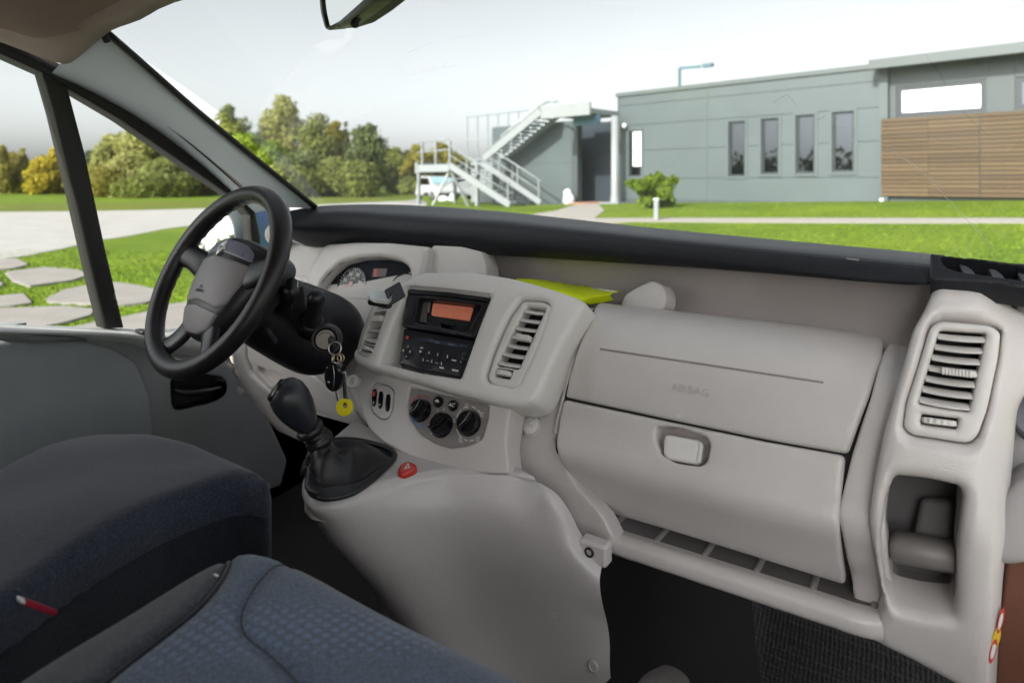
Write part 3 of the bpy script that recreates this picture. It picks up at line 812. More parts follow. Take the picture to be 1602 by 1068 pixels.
# ------------------------------------------------------------------ heater panel below the stack
t2 = math.radians(35)
LN = V(.04, -math.cos(t2), math.sin(t2))
LO = pY(700, 655, .843)
LP = Plane(LO, LN, disp=lambda a, b: -1.15 * np.maximum(0, np.abs(a + .01) - .035) ** 2)
low = [(562, 560), (640, 590), (720, 612), (806, 630), (800, 650), (794, 690), (800, 742), (770, 742), (742, 740), (700, 733), (660, 722), (624, 706), (600, 691), (584, 676), (572, 655), (562, 620), (556, 585)]
recess = [(644, 607), (705, 621), (768, 635), (765, 655), (756, 688), (735, 698), (708, 702), (685, 695), (660, 680), (645, 658), (641, 630)]
sw_o = [(588, 599), (610, 604), (619, 612), (617, 640), (610, 656), (598, 657), (585, 646), (580, 628), (582, 608)]
heat = mesh('heater_panel', plate(LP, rnd(uvs(LP, low), .008), [rnd(uvs(LP, recess), .006), rnd(uvs(LP, sw_o), .006)], t=.006, bev=.004, back=.05, res=.009), TAUPE, dash)
ctl = mesh('control_plate', plate(LP, rnd(uvs(LP, recess), .006), t=.002, bev=.001, back=.004, res=.012), mat('control_grey', (.26, .235, .225), .5, bump=.2, bscale=800), dash)
def lpt(x, y, t): return LP.P([LP.uv(x, y)], t)[0]
le1, le2, ln = frame(LP.n)
def lrad(x, y, r): return np.linalg.norm(lpt(x + r, y, 0) - lpt(x, y, 0))
for cx, cy, r, ang in ((660.7, 643.5, 14, -20), (693, 666, 15.6, -42), (735.5, 663, 17, -22)):
    R = lrad(cx, cy, r); c = lpt(cx, cy, .002); nn = LP.N(*LP.uv(cx, cy)); e1, e2, _ = frame(nn)
    kn = mesh('heater_knob', lathe(c, nn, [(R * 1.06, 0), (R * 1.06, .003), (R * .98, .005), (R * .95, .012), (R * .86, .0145), (R * .4, .015)], 36), GLOSSB, dash, sharp=50)
    a = math.radians(90 - ang) ; d = e1 * math.cos(a) * -1 + e2 * math.sin(a); s = np.cross(nn, d)
    rows = [[c + nn * (.0135 + hh) + d * R * .82 * u + s * R * w * (1 - .55 * abs(u)) for u in np.linspace(-1, 1, 9)] for w, hh in ((.34, 0), (.26, .007), (.10, .0105), (-.10, .0105), (-.26, .007), (-.34, 0))]
    mesh('knob_grip', loft(rows, 1, 2), GLOSSB, kn)
for cx, cy, s in ((687.7, 629.6, 'C'), (710.5, 635.6, 'AC')):
    c = lpt(cx, cy, .002); nn = LP.N(*LP.uv(cx, cy)); R = lrad(cx, cy, 7.3); e1, e2, _ = frame(nn)
    b = mesh('heater_button', lathe(c, nn, [(R, 0), (R, .004), (R * .88, .006), (R * .5, .0064)], 26), GLOSSB, dash, sharp=50)
    if s == 'AC': text('button_lettering', 'AC', .0085, c + nn * .0066, e1, e2, WHITEP, b, ext=.0002, bold=.0002)
    else:
        car = [box(c + nn * .0067 + e1 * u * R - e2 * v * R, (w * R, h * R, .0003), (e1, e2, nn)) for u, v, w, h in ((0, .05, .9, .22), (-.05, -.16, .5, .2), (-.25, .2, .2, .14), (.25, .2, .2, .14))]
        mesh('button_symbol', cat(*car), WHITEP, b, smooth=False)
def arc(cx, cy, rx, ry, a0, a1, w, m, n=10):
    o = [(cx + math.cos(math.radians(a)) * rx, cy - math.sin(math.radians(a)) * ry) for a in np.linspace(a0, a1, n)]
    i = [(cx + math.cos(math.radians(a)) * (rx - w), cy - math.sin(math.radians(a)) * (ry - w)) for a in np.linspace(a1, a0, n)]
    mesh('dial_mark', plate(LP, uvs(LP, o + i), t=.0026, bev=0, back=.0004, res=.01), m, ctl)
for a in ((50, 82), (90, 118), (124, 190)): arc(661, 643.5, 18.0, 25, *a, 1.6, REDP)
for a in ((196, 232), (240, 278)): arc(661, 643.5, 18.0, 25, *a, 1.8, BLUEP)
for a in ((95, 118), (62, 80), (38, 52), (125, 160), (198, 232), (248, 262), (270, 288)): arc(735.5, 663, 22, 27.5, *a, 1.4, WHITEP)
for x, y, s in ((731, 634.5, 2.6), (755, 648, 2.6), (712, 657.5, 2.2), (722, 687, 2.8), (749, 686.5, 2.8)):
    arc(x, y, s, s, 0, 330, .9, WHITEP, 8)
    mesh('dial_mark', plate(LP, uvs(LP, [(x - s * 1.1, y + s * 1.15), (x + s * 1.1, y + s * 1.5), (x + s * 1.1, y + s * 1.9), (x - s * 1.1, y + s * 1.5)]), t=.0026, bev=0, back=.0004, res=.01), WHITEP, ctl)
for x, y, s in ((675.5, 678, '0'), (677, 653, '2'), (685.5, 643, '3'), (695, 641, '4')):
    text('dial_number', s, .0075, lpt(x, y, .0027), le1, le2, WHITEP, ctl, ext=.0001)
for k in range(3):
    a = 110 + k * 45
    q = [(673.5 + math.cos(math.radians(a + d)) * 2.6, 667 - math.sin(math.radians(a + d)) * 3.2) for d in (0, 90, 180, 270)]
    mesh('dial_mark', plate(LP, uvs(LP, q), t=.0026 + .0001 * k, bev=0, back=.0004, res=.01), WHITEP, ctl)
# three rocker switches
swp = mesh('switch_plate', plate(LP, rnd(uvs(LP, [(588.6, 600), (609.5, 605), (618, 613), (616, 640), (609.5, 655), (598.5, 656), (585.8, 645.5), (581, 628), (583, 608.5)]), .006), t=.005, bev=.002, back=.02, res=.008), TAUPE, dash)
for k, (x, y) in enumerate(((588.3, 623.5), (598.2, 627), (609.6, 631.5))):
    q = [(x - 2.2, y - 13), (x + 2.6, y - 14), (x + 4.2, y - 8), (x + 3, y + 8), (x + .6, y + 14), (x - 3.6, y + 13), (x - 4.2, y + 2)]
    s = mesh('rocker_switch', plate(LP, rnd(uvs(LP, q), .002), t=.007, bev=.002, back=.006, res=.006), GLOSSB, swp)
    if k == 0: mesh('switch_lamp', plate(LP, uvs(LP, [(x - 1.4, y - 9), (x + 2.4, y - 10), (x + 1.6, y - 2), (x - 2, y - 2)]), t=.0073, bev=0, back=.0003, res=.01), REDP, s)
    if k < 2: mesh('switch_symbol', lathe(lpt(x - .6, y + 7.5, .0071), ln, [(.0016, 0), (.0012, .0003)], 10), WHITEP, s)
# socket insert on the slanted edge left of the panel
SC = Plane(pY(557, 598, .885), nrm(V(.25, -.85, .45)))
sc = SC.P([SC.uv(557, 598)], .012)[0]; s1, s2, sn = frame(SC.n)
soc = mesh('power_socket', lathe(sc, sn, [(.0125, -.01), (.0125, .002), (.0115, .004), (.0085, .0045)], 28), mat('white_plastic', (.72, .72, .71), .4), dash, sharp=50)
mesh('socket_slot', cat(box(sc + sn * .0048 + s1 * .0022, (.0018, .013, .001), (s1, s2, sn)), box(sc + sn * .0048 - s1 * .0022, (.0018, .013, .001), (s1, s2, sn))), GREYP, soc, smooth=False)
mesh('socket_tab', box(sc + s1 * .010 + s2 * .011, (.006, .005, .004), (s1, s2, sn), .001), mat('tan_tab', (.45, .33, .2), .5), soc, smooth=False)
# edge panel carrying the socket, left flank of the stack
EP = Plane(pY(566, 610, .895), nrm(V(-.30, -.85, .42)))
mesh('stack_flank', pplate(EP, [(548, 556), (562, 564), (578, 575), (581, 610), (584, 660), (600, 694), (580, 676), (560, 640), (545, 610), (540, 580)], .004, t=.0, bev=.004, back=.04, res=.01), TAUPE, dash)

# lock cover and the seam strip beside the heater panel
BN = BODYP.N(*BODYP.uv(833, 667)); bc = BODYP.P([BODYP.uv(832.5, 667)], .007)[0]
R = .0165
lock = mesh('round_cover', lathe(bc, BN, [(R * 1.12, -.003), (R * 1.10, .001), (R * 1.03, .0005), (R * 1.0, -.001), (R * .98, .003), (R * .85, .0055), (R * .4, .0062)], 36), VENTP, dash, sharp=50)
b1, b2, _ = frame(BN)
mesh('cover_dimple', tube(crom([bc + BN * .006 + b1 * R * .55 + b2 * R * .45, bc + BN * .0075 + b1 * R * .1 + b2 * R * .05, bc + BN * .006 + b1 * R * .5 - b2 * R * .2], 5), [.0015] * 4 + [.0028] * 3 + [.0015] * 4, 8), TAUPE, lock)
sp = [BODYP.P([BODYP.uv(*p)], .003)[0] for p in ((806, 634), (801, 655), (796, 690), (797, 712), (803, 744))]
mesh('panel_seam', tube(crom(sp, 5), .0022, 8), MATTE, dash)
sp = [BODYP.P([BODYP.uv(*p)], .002)[0] for p in ((800, 748), (830, 756), (860, 771), (883, 806), (905, 845), (922, 866))]
mesh('console_seam', tube(crom(sp, 5), .0026, 8), MATTE, dash)
sp = [BODYP.P([BODYP.uv(*p)], .002)[0] for p in ((945, 479), (925, 500), (908, 538), (893, 580), (884, 618), (874, 656), (870, 680))]
mesh('edge_bead', tube(crom(sp, 5), .0048, 10), TAUPE, dash)

# tray fin and left tray panel
fp = [(968, 481), (976, 460), (1000, 447), (1020, 438), (1036, 446), (1042, 462), (1040, 478), (1034, 486), (1000, 487)]
FI = Plane(pY(1005, 465, 1.13), nrm(V(-.25, -.95, .25)))
fin = mesh('tray_divider', pplate(FI, fp, .01, bev=.004, back=.03, res=.01, lift=lambda a, b, d: -.5 * (a - .02) ** 2), TAUPE, dash)
LPN = Plane(pY(712, 412, 1.125), nrm(V(.05, -.98, .18)))
mesh('upper_panel', pplate(LPN, [(677, 384), (720, 386), (752, 394), (760, 415), (762, 445), (700, 445), (650, 450)], .006, bev=.003, back=.05, res=.012), TAUPE, dash)

# ------------------------------------------------------------------ driver's side of the dashboard
DS = Prof([(1.17, -.12), (1.13, -.185), (1.085, -.255), (1.03, -.283), (.985, -.305), (.965, -.36), (.962, -.43), (.985, -.52), (1.02, -.60)])
lower = [(470, 470), (600, 455), (660, 470), (600, 700), (560, 700), (492, 634), (440, 640), (400, 610), (400, 560), (440, 470)]
xs = np.linspace(-1.34, -.80, 16)
dsg = np.array([DS.P([[x, -l] for l in np.linspace(.05, DS.L[-1] * .86, 22)]) for x in xs]).transpose(1, 0, 2)
mesh('driver_moulding', grid(dsg, flip=True), TAUPE, dash)
BN_ = Plane(pY(585, 432, 1.085), nrm(V(.06, -.93, .30)))
clus = [(503, 452), (508, 440), (517, 429), (537, 412), (564, 405), (600, 403.5), (629, 409), (642, 418), (646, 432), (640, 452), (612, 468), (566, 467), (537, 465.5), (510, 458)]
bz = [(512, 383), (560, 380), (611, 380.5), (676, 387), (668, 425), (655, 468), (610, 486), (560, 486), (520, 478), (488, 455), (481, 434), (492, 412)]
bez = mesh('cluster_surround', plate(BN_, rnd(uvs(BN_, bz), .012), [rnd(uvs(BN_, clus), .008)], t=.012, bev=.012, back=.05, res=.01), TAUPE, dash)
cl = np.array([BN_.P([BN_.uv(*p)], .006)[0] for p in clus])
bn1, bn2, bn3 = frame(BN_.n)
mesh('cluster_hood', loft([crom(cl, 3, True), crom(cl, 3, True) - bn3 * .03], 1, 2, cu=True), BLACKP, bez)
CF = Plane(BN_.o - BN_.n * .022, BN_.n)
face = mesh('instrument_cluster', plate(CF, uvs(CF, [(494, 458), (515, 420), (560, 398), (610, 396), (655, 410), (655, 470), (520, 474)]), bev=0, back=.003, res=.03), mat('cluster_face', (.010, .011, .020), .6, spec=.15), dash)
def cpt(x, y, t=.001): return CF.P([CF.uv(x, y)], t)[0]
def dial(cx, cy, r, nums, a0, a1, needle):
    c = cpt(cx, cy, .0005); R = np.linalg.norm(cpt(cx, cy - r) - c)
    d = mesh('gauge', lathe(c, CF.n, [(R * 1.05, 0), (R * 1.05, .0025), (R * .98, .003), (R * .96, .0005), (R * .2, .0005)], 40), GLOSSB, face, sharp=50)
    ticks = []
    for k in range(25):
        a = math.radians(a0 + (a1 - a0) * k / 24); u = bn1 * math.cos(a) + bn2 * math.sin(a); w = np.cross(bn3, u)
        l = .15 if k % 3 == 0 else .08
        ticks.append(box(c + u * R * (.94 - l / 2) + bn3 * .0012, (R * l, R * .035, .0004), (u, w, bn3)))
    mesh('tick_marks', cat(*ticks), WHITEP, d, smooth=False)
    for k, s in enumerate(nums):
        a = math.radians(a0 + (a1 - a0) * k / (len(nums) - 1)); u = bn1 * math.cos(a) + bn2 * math.sin(a)
        text('gauge_number', s, R * .30, c + u * R * .60 + bn3 * .0012, bn1, bn2, WHITEP, d, ext=.0002, bold=R * .004)
    a = math.radians(needle); u = bn1 * math.cos(a) + bn2 * math.sin(a); w = np.cross(bn3, u)
    mesh('needle', cat(box(c + u * R * .42 + bn3 * .004, (R * .95, R * .05, .001), (u, w, bn3)), lathe(c + bn3 * .001, bn3, [(R * .13, 0), (R * .13, .004), (R * .08, .005)], 16)), mat('needle_pink', (.75, .5, .45), .4), d, smooth=False)
    return d, c, R
d1, c1, R1 = dial(551, 444, 26, ['10', '30', '50', '70', '90', '110'], 215, -40, 205)
text('gauge_lettering', 'km/h', R1 * .16, c1 + bn2 * R1 * .32 + bn3 * .0012, bn1, bn2, WHITEP, d1, ext=.0002)
dial(632, 452, 24, ['1', '2', '3', '4', '5'], 190, 20, 185)
mesh('red_readout', pplate(CF, [(585, 420), (606, 420), (604, 433), (582, 433)], .001, t=.001, bev=0, back=.0005, res=.02), REDLCD, face)
for y in (422, 426, 430): mesh('readout_bar', plate(CF, uvs(CF, [(586, y), (590, y), (589.5, y + 2), (585.5, y + 2)]), t=.0016, bev=0, back=.0004, res=.02), LAMPRED, face)

# left end of the dashboard: side vent and the panels under the wheel
LE = Plane(pY(455, 410, 1.06), nrm(V(.30, -.92, .25)))
mesh('left_upper_panel', pplate(LE, [(452, 374), (475, 384), (512, 385), (492, 412), (482, 434), (440, 432), (430, 400)], .004, bev=.003, back=.03, res=.012), TAUPE, dash)
mesh('left_ledge', pplate(LE, [(440, 430), (485, 432), (495, 455), (470, 470), (430, 470)], .004, t=.004, bev=.004, back=.03, res=.012), TAUPE, dash)
KP = Prof([(.975, -.26), (.950, -.31), (.940, -.37), (.955, -.45), (.99, -.54), (1.03, -.62)])
knee = [(388, 520), (460, 520), (520, 560), (560, 590), (575, 660), (492, 632), (470, 660), (440, 640), (410, 600), (390, 560)]
pk = [(404, 572), (436, 583), (441, 592), (443, 606), (436, 610), (424, 600), (408, 582)]
mesh('knee_panel', plate(KP, rnd(uvs(KP, knee), .006), [rnd(uvs(KP, pk), .005)], t=.004, bev=.004, back=.03, res=.012), TAUPE, dash)
mesh('pocket_back', plate(KP, uvs(KP, [(395, 560), (455, 575), (455, 625), (400, 600)]), t=-.03, bev=0, back=.003, res=.02), BLACKP, dash)
kl = [(356, 552), (372, 540), (391, 520), (389, 556), (396, 580), (430, 612), (470, 660), (490, 700), (440, 672), (400, 630), (370, 585)]
mesh('dash_end_panel', plate(KP, rnd(uvs(KP, kl), .006), t=.010, bev=.010, back=.04, res=.012), TAUPE, dash)
mesh('knee_moulding', pplate(KP, [(440, 562), (452, 564), (500, 585), (520, 605), (560, 640), (576, 664), (540, 652), (495, 636), (478, 618), (458, 590)], .006, t=.012, bev=.006, back=.02, res=.012), TAUPE, dash)
for c, s in (((367, 569), 5), ((384, 606), 4)):
    p = KP.P([KP.uv(*c)], .014)[0]
    mesh('end_clip', box(p, (.022, .012, .016), ((.8, .3, -.5), nrm(V(-.3, .9, 0)), nrm(V(.5, .1, .85))), .004), TAUPE, dash, smooth=False)
# ------------------------------------------------------------------ gear console at the foot of the dashboard
cons = thing('gear_console', 'taupe moulded console under the heater panel carrying the gear lever', 'console', tuple(pZ(640, 800, -.62)))
zt = -.455
top = [(477, 742), (474, 757), (476, 770), (486, 783), (512, 787), (550, 779), (600, 766), (640, 756), (680, 748), (720, 747), (780, 751), (828, 754)]
topP = [pZ(x, y, zt) for x, y in top] + [pY(x, y, Y) for x, y, Y in ((856, 768, .826), (884, 800, .832), (908, 846, .842), (944, 878, .846))]
bot = [(612, 975, .82), (614, 982, .80), (620, 995, .775), (634, 1012, .755), (652, 1028, .745), (672, 1040, .745), (694, 1050, .752), (716, 1058, .765), (752, 1066, .79), (800, 1072, .815), (840, 1080, .828), (868, 1082, .832), (892, 1076, .834), (915, 1066, .837), (935, 1054, .84), (954, 1040, .842)]
botP = [pY(*b) for b in bot]
topP, botP = np.array(topP), np.array(botP)
ctr = V(*pZ(600, 720, zt))
rows = []
for k, (t, bl) in enumerate(((0, 0), (.04, .008), (.15, .016), (.35, .012), (.6, .0), (.8, -.004), (1.0, 0), (1.12, 0))):
    r = topP * (1 - t) + botP * t
    out = np.zeros_like(r); out[:, 1] = -bl; out[:11, 0] = 0
    # the fold between the gear pod and the main face is hollowed, the pod's lower end is undercut
    w = np.exp(-((np.arange(len(r)) - 7.4) / 1.3) ** 2)
    out[:, 1] += w * .030 * math.sin(math.pi * min(1, t)) ** .8
    r = r + out
    if k >= 2:
        for _ in range(3): r[1:-1] = .25 * r[:-2] + .5 * r[1:-1] + .25 * r[2:]
    rows.append(r)
inner = topP.copy(); inner[:12, :2] = topP[:12, :2] * .94 + ctr[:2] * .06; inner[:12, 2] += .006
inner[12:, 1] += .01; 
mesh('console_body', loft([inner] + rows, 3, 4), TAUPE, cons)
CT = Plane(V(0, 0, EYE + zt), (0, 0, 1))
ctop = [(477, 744), (476, 768), (488, 780), (513, 784), (550, 776), (600, 763), (640, 753), (680, 745), (720, 744), (780, 748), (840, 752), (800, 730), (700, 715), (600, 684), (555, 660), (520, 690)]
mesh('console_top', pplate(CT, ctop, .006, t=.008, bev=.008, back=.03, res=.012), TAUPE, cons)
p = pY(924, 866, .838)
mesh('fixing_tab', box(p + V(.002, .012, 0), (.044, .024, .032), b=.004), TAUPE, cons, smooth=False)
mesh('screw', lathe(p + V(-.002, -.0005, .002), (0, -1, 0), [(.0075, -.002), (.0075, .001), (.0065, .002), (.0045, .002), (.0045, -.001)], 20), mat('screw_dark', (.06, .05, .05), .35, .6), cons, sharp=40)
p = pY(928, 1042, .836)
mesh('screw', lathe(p, (0, -1, .1), [(.008, -.002), (.008, .001), (.006, .0022), (.005, .0008)], 18), TAUPE, cons, sharp=40)

# hazard switch on the console
hz = thing('hazard_switch', 'red triangular hazard warning switch on the console top', 'switch', tuple(pZ(637, 738, zt + .008)))
HP = Plane(pZ(637, 737, zt + .010), nrm(V(.05, -.25, 1)))
hz_b = [(622, 739), (628, 730), (640, 725), (653, 731), (651, 738), (632, 748), (624, 748)]
hb = mesh('button', plate(HP, rnd(uvs(HP, hz_b), .006), t=.008, bev=.006, back=.02, res=.005), REDB, hz)
mesh('triangle_mark', plate(HP, uvs(HP, [(633, 740.5), (639.5, 731), (643, 738.5)]), [uvs(HP, [(635.5, 738.8), (639.2, 733.6), (641, 737.6)])], t=.0084, bev=0, back=.0003, res=.01), WHITEP, hb)

# ------------------------------------------------------------------ gear lever with leather gaiter
gb = [(482, 757), (485, 771), (497, 779), (515, 782), (550, 774), (580, 755), (610, 727), (618, 714), (612, 706), (597, 699), (562, 690), (525, 689), (498, 697), (486, 720)]
gl = thing('gear_lever', 'black gear lever with egg shaped knob and creased leather gaiter', 'gear lever', tuple(pZ(540, 735, zt + .008)))
base = crom(np.array([pZ(x, y, zt + .010) for x, y in gb]), 8, True)
nb = len(base)
tipc = pD(499, 688, .975); la = nrm(pD(463, 632, .955) - tipc)
e1, e2, _ = frame(la)
# order the collar ring to match the base by direction around the lever
rows = []
bc_ = base.mean(0)
ang = np.unwrap(np.arctan2(base[:, 1] - tipc[1], base[:, 0] - tipc[0]))
ring = np.array([tipc + (np.cos(a) * V(1, 0, 0) + np.sin(a) * V(0, 1, 0)) * .0165 for a in ang])
ring += np.outer((ring - tipc) @ la, -la) * 1.0
fold = rng.random(8) * 6
for k in range(15):
    t = k / 14
    tr_ = 1 - (1 - t) ** 1.55; tz_ = t ** 1.7
    q = base * (1 - tr_) + ring * tr_; q[:, 2] = base[:, 2] * (1 - tz_) + ring[:, 2] * tz_
    bulge = math.sin(math.pi * t) ** .8
    mid = base.mean(0) * (1 - tr_) + tipc * tr_
    r = q - mid
    f = 1.7 * (.035 * np.sin(ang * 2 + fold[0] + t * 7) + .022 * np.sin(ang * 3 + fold[1] - t * 9) + .010 * np.sin(ang * 6 + fold[2] + t * 14))
    r = q - mid
    q = mid + r * (1 + bulge * (.20 + 1.9 * f))[:, None]
    q[:, 2] += bulge * (.006 + .009 * np.sin(ang * 2 + t * 10 + fold[3]) + .003 * np.sin(ang * 4 - t * 15))
    rows.append(q)
mesh('gaiter', loft(rows, 1, 3, cu=True), GAITER, gl)
mesh('gaiter_hem', tube(base + V(0, 0, .002), .004, 8, closed=True), GAITER, gl)
kc = pD(462, 636, .955)
mesh('gaiter_collar', lathe(tipc, la, [(.019, -.008), (.021, -.002), (.0205, .004), (.016, .006), (.0175, .010), (.0165, .014), (.012, .016)], 28), BLACKP, gl)
mesh('shaft', lathe(tipc, la, [(.0105, 0), (.0105, .05)], 18), BLACKP, gl)
kb = kc - la * .040
mesh('knob_collar', lathe(kb - la * .004, la, [(.013, -.012), (.020, -.004), (.021, .002), (.014, .006)], 28), BLACKP, gl)
KN = mat('knob_plastic', (.024, .025, .034), .36, bump=.2, bscale=700, var=.08)
knob = mesh('knob', lathe(kb, la, [(.013, -.004), (.0165, .004), (.022, .018), (.0268, .036), (.0285, .052), (.0268, .067), (.021, .078), (.012, .0835), (.004, .0845)], 32), KN, gl)
ca = nrm(la * .75 + V(-.45, -.45, .1)); 
cc = kb + la * .056 + ca * .0195
mesh('shift_cap', lathe(cc, ca, [(.0175, -.004), (.0175, .006), (.0165, .0078), (.008, .0095), (.002, .0098)], 28), GLOSSB, knob, sharp=50)
c1_, c2_, _ = frame(ca, (1, 0, .0))
pat = [box(cc + ca * .0100 + c1_ * u + c2_ * v, (w, h, .0003), (c1_, c2_, ca)) for u, v, w, h in ((0, 0, .016, .0012), (-.0075, 0, .0012, .012), (0, 0, .0012, .012), (.0075, .003, .0012, .006))]
mesh('shift_pattern', cat(*pat), mat('pattern_grey', (.35, .35, .36), .5), knob, smooth=False)

# ------------------------------------------------------------------ steering wheel
tau, ya = math.radians(27.5), math.radians(-5)
wn_ = V(math.sin(ya) * math.cos(tau), -math.cos(ya) * math.cos(tau), math.sin(tau))
w1, w2, wn3 = frame(wn_)
w1 = nrm(np.cross([0, 0, 1.0], wn3)); w2 = np.cross(wn3, w1)
WC = pD(338, 433, 1.15)
sw = thing('steering_wheel', 'black four spoke steering wheel with grey airbag hub', 'steering wheel', tuple(WC))
th = np.linspace(0, 2 * np.pi, 120, endpoint=False)
RW = .1655
pth = WC + RW * (np.cos(th)[:, None] * w1 + np.sin(th)[:, None] * w2)
# finger bumps on the back and inside of the rim
rr = .0152 + .0006 * np.sin(th * 46) * (np.sin(th) > -.4)
rimv = []
ph = np.linspace(0, 2 * np.pi, 20, endpoint=False)
for i, t in enumerate(th):
    u = np.cos(t) * w1 + np.sin(t) * w2
    thick = .0166 + .0022 * max(0, math.cos((t - math.radians(40)) * 1)) ** 6 + .0022 * max(0, math.cos(t - math.radians(140))) ** 6
    bump = .0009 * math.sin(t * 44) * (1 if math.sin(t) > -.3 else .2)
    rimv.append([WC + u * RW + (u * math.cos(p) * (thick + (bump if math.cos(p) < .2 else 0)) + wn3 * math.sin(p) * (thick + (bump if math.sin(p) < 0 else 0))) for p in ph])
rim = mesh('rim', grid(rimv, cu=True, cv=True, flip=True), WHEELB, sw)
def wp(a, b, h): return WC + a * w1 + b * w2 + h * wn3
# hub: pad on a dished plane behind the rim plane
HUB = Plane(WC + wn3 * -.002, wn3, xdir=w1, disp=lambda a, b: -3.6 * a ** 2 - 1.8 * (b - .0) ** 2)
HUB.e1, HUB.e2 = w1, w2
hubo = np.array([1.30, 1.17]) * np.array([(-.078, .030), (-.070, .052), (-.045, .064), (0, .068), (.045, .064), (.070, .052), (.078, .030), (.074, -.01), (.060, -.05), (.036, -.085), (0, -.096), (-.036, -.085), (-.060, -.05), (-.074, -.01)])
hubc = crom(hubo, 4, True)
hub = mesh('airbag_hub', plate(HUB, hubc, t=.018, bev=.016, back=.045, res=.008), HUBD, sw)
padp = np.array([1.28, 1.17]) * np.array([(-.064, .024), (0, .031), (.064, .024), (.062, -.005), (.052, -.037), (.040, -.046), (0, -.040), (-.040, -.046), (-.052, -.037), (-.062, -.005)])
mesh('hub_pad', plate(HUB, rnd(np.array(padp), .006), t=.0205, bev=.003, back=.008, res=.008), HUBP, hub)
lowp = np.array([1.28, 1.17]) * np.array([(-.045, -.052), (0, -.047), (.045, -.052), (.034, -.078), (.016, -.087), (0, -.088), (-.016, -.087), (-.034, -.078)])
mesh('hub_lower_pad', plate(HUB, rnd(np.array(lowp), .008), t=.0205, bev=.003, back=.008, res=.008), HUBP, hub)
topp = np.array([1.28, 1.17]) * np.array([(-.062, .030), (0, .037), (.062, .030), (.058, .046), (.04, .056), (0, .061), (-.04, .056), (-.058, .046)])
mesh('hub_top_pad', plate(HUB, rnd(np.array(topp), .007), t=.0195, bev=.004, back=.008, res=.008), mat('hub_blue_grey', (.19, .20, .26), .33, bump=.2, bscale=800), hub)
# diamond emblem
dia_o = np.array([(0, .0175), (.0095, 0), (0, -.0175), (-.0095, 0)]) + (0, .0515)
dia_i = np.array([(0, .0062), (.0033, 0), (0, -.0062), (-.0033, 0)]) + (0, .0515)
mesh('emblem', plate(HUB, dia_o, [dia_i], t=.0235, bev=.0012, back=.004, res=.006), mat('emblem_silver', (.86, .86, .86), .22, .6), hub)
mesh('emblem_gap', plate(HUB, dia_i, t=.0215, bev=0, back=.001, res=.01), MATTE, hub)
o = HUB.P([(0, -.028)], .0208)[0]
text('hub_lettering', 'SRS\nAIRBAG', .0075, o, w1, w2, HUBD, hub, ext=.0004)
o = HUB.P([(.054, .047)], .0200)[0]
mesh('horn_mark', tube(np.array([o + w1 * math.cos(a) * .004 + w2 * math.sin(a) * .004 for a in np.linspace(-2.6, .2, 8)]), .0005, 6), HUBD, hub)
def spoke(pts, widths, dep=.018):
    rows = []
    for (a, b, h), w in zip(pts, widths):
        rows.append((wp(a, b, h), w))
    cen = np.array([r[0] for r in rows]); T = np.gradient(cen, axis=0)
    sec = []
    for c, t, (_, w) in zip(cen, T, rows):
        s = nrm(np.cross(wn3, t)); n = nrm(np.cross(t, s))
        sec.append([c + s * w * math.cos(p) + n * dep * .5 * math.sin(p) for p in np.linspace(0, 2 * np.pi, 14, endpoint=False)])
    return loft(sec, 1, 3, cu=True)
for sg in (-1, 1):
    mesh('spoke', spoke([(sg * .055, .012, -.012), (sg * .09, .020, -.016), (sg * .128, .030, -.010), (sg * .162, .036, -.001)], [.036, .027, .023, .026], .022), HUBD if sg > 0 else WHEELB, sw)
    mesh('spoke', spoke([(sg * .030, -.075, -.012), (sg * .046, -.105, -.016), (sg * .066, -.132, -.012), (sg * .082, -.146, -.003)], [.026, .021, .019, .024], .020), HUBD, sw)
mesh('hub_back', lathe(wp(0, -.01, -.03), -wn3, [(.07, -.02), (.062, .01), (.05, .05), (.045, .07)], 30), BLACKP, sw)

# ------------------------------------------------------------------ steering column with stalks and ignition lock
sc_ = thing('steering_column', 'black steering column shroud behind the wheel with stalks and ignition lock', 'steering column', tuple(pD(480, 520, 1.22)))
COLB = mat('column_plastic', (.012, .0115, .016), .38, bump=.25, bscale=700, var=.12)
# shroud: sections from the wheel towards the dash, traced where the photograph shows its outline
secs = []
A0 = wp(0, -.01, -.055); A3 = V(*pD(525, 520, 1.24)); A3 = A3 + V(-.100, .050, -.018)
axc = nrm(A3 - A0)
for t, rx, ru, rd in ((0, .058, .055, .060), (.25, .066, .060, .075), (.55, .078, .070, .085), (.85, .088, .076, .092), (1.0, .089, .076, .092), (1.12, .084, .072, .08), (1.25, .07, .06, .07)):
    c = A0 + (A3 - A0) * t
    x1, x2, _ = frame(-axc)
    x1 = nrm(np.cross([0, 0, 1.0], -axc)); x2 = np.cross(-axc, x1)
    se = []
    for p in np.linspace(0, 2 * np.pi, 24, endpoint=False):
        cx, sx = math.cos(p), math.sin(p)
        k = 1 / (abs(cx) ** 2.6 + abs(sx) ** 2.6) ** (1 / 2.6)
        se.append(c + x1 * rx * cx * k + x2 * (ru if sx > 0 else rd) * sx * k)
    secs.append(se)
shroud = mesh('shroud', loft(secs, 2, 4, cu=True, flip=True), COLB, sc_)
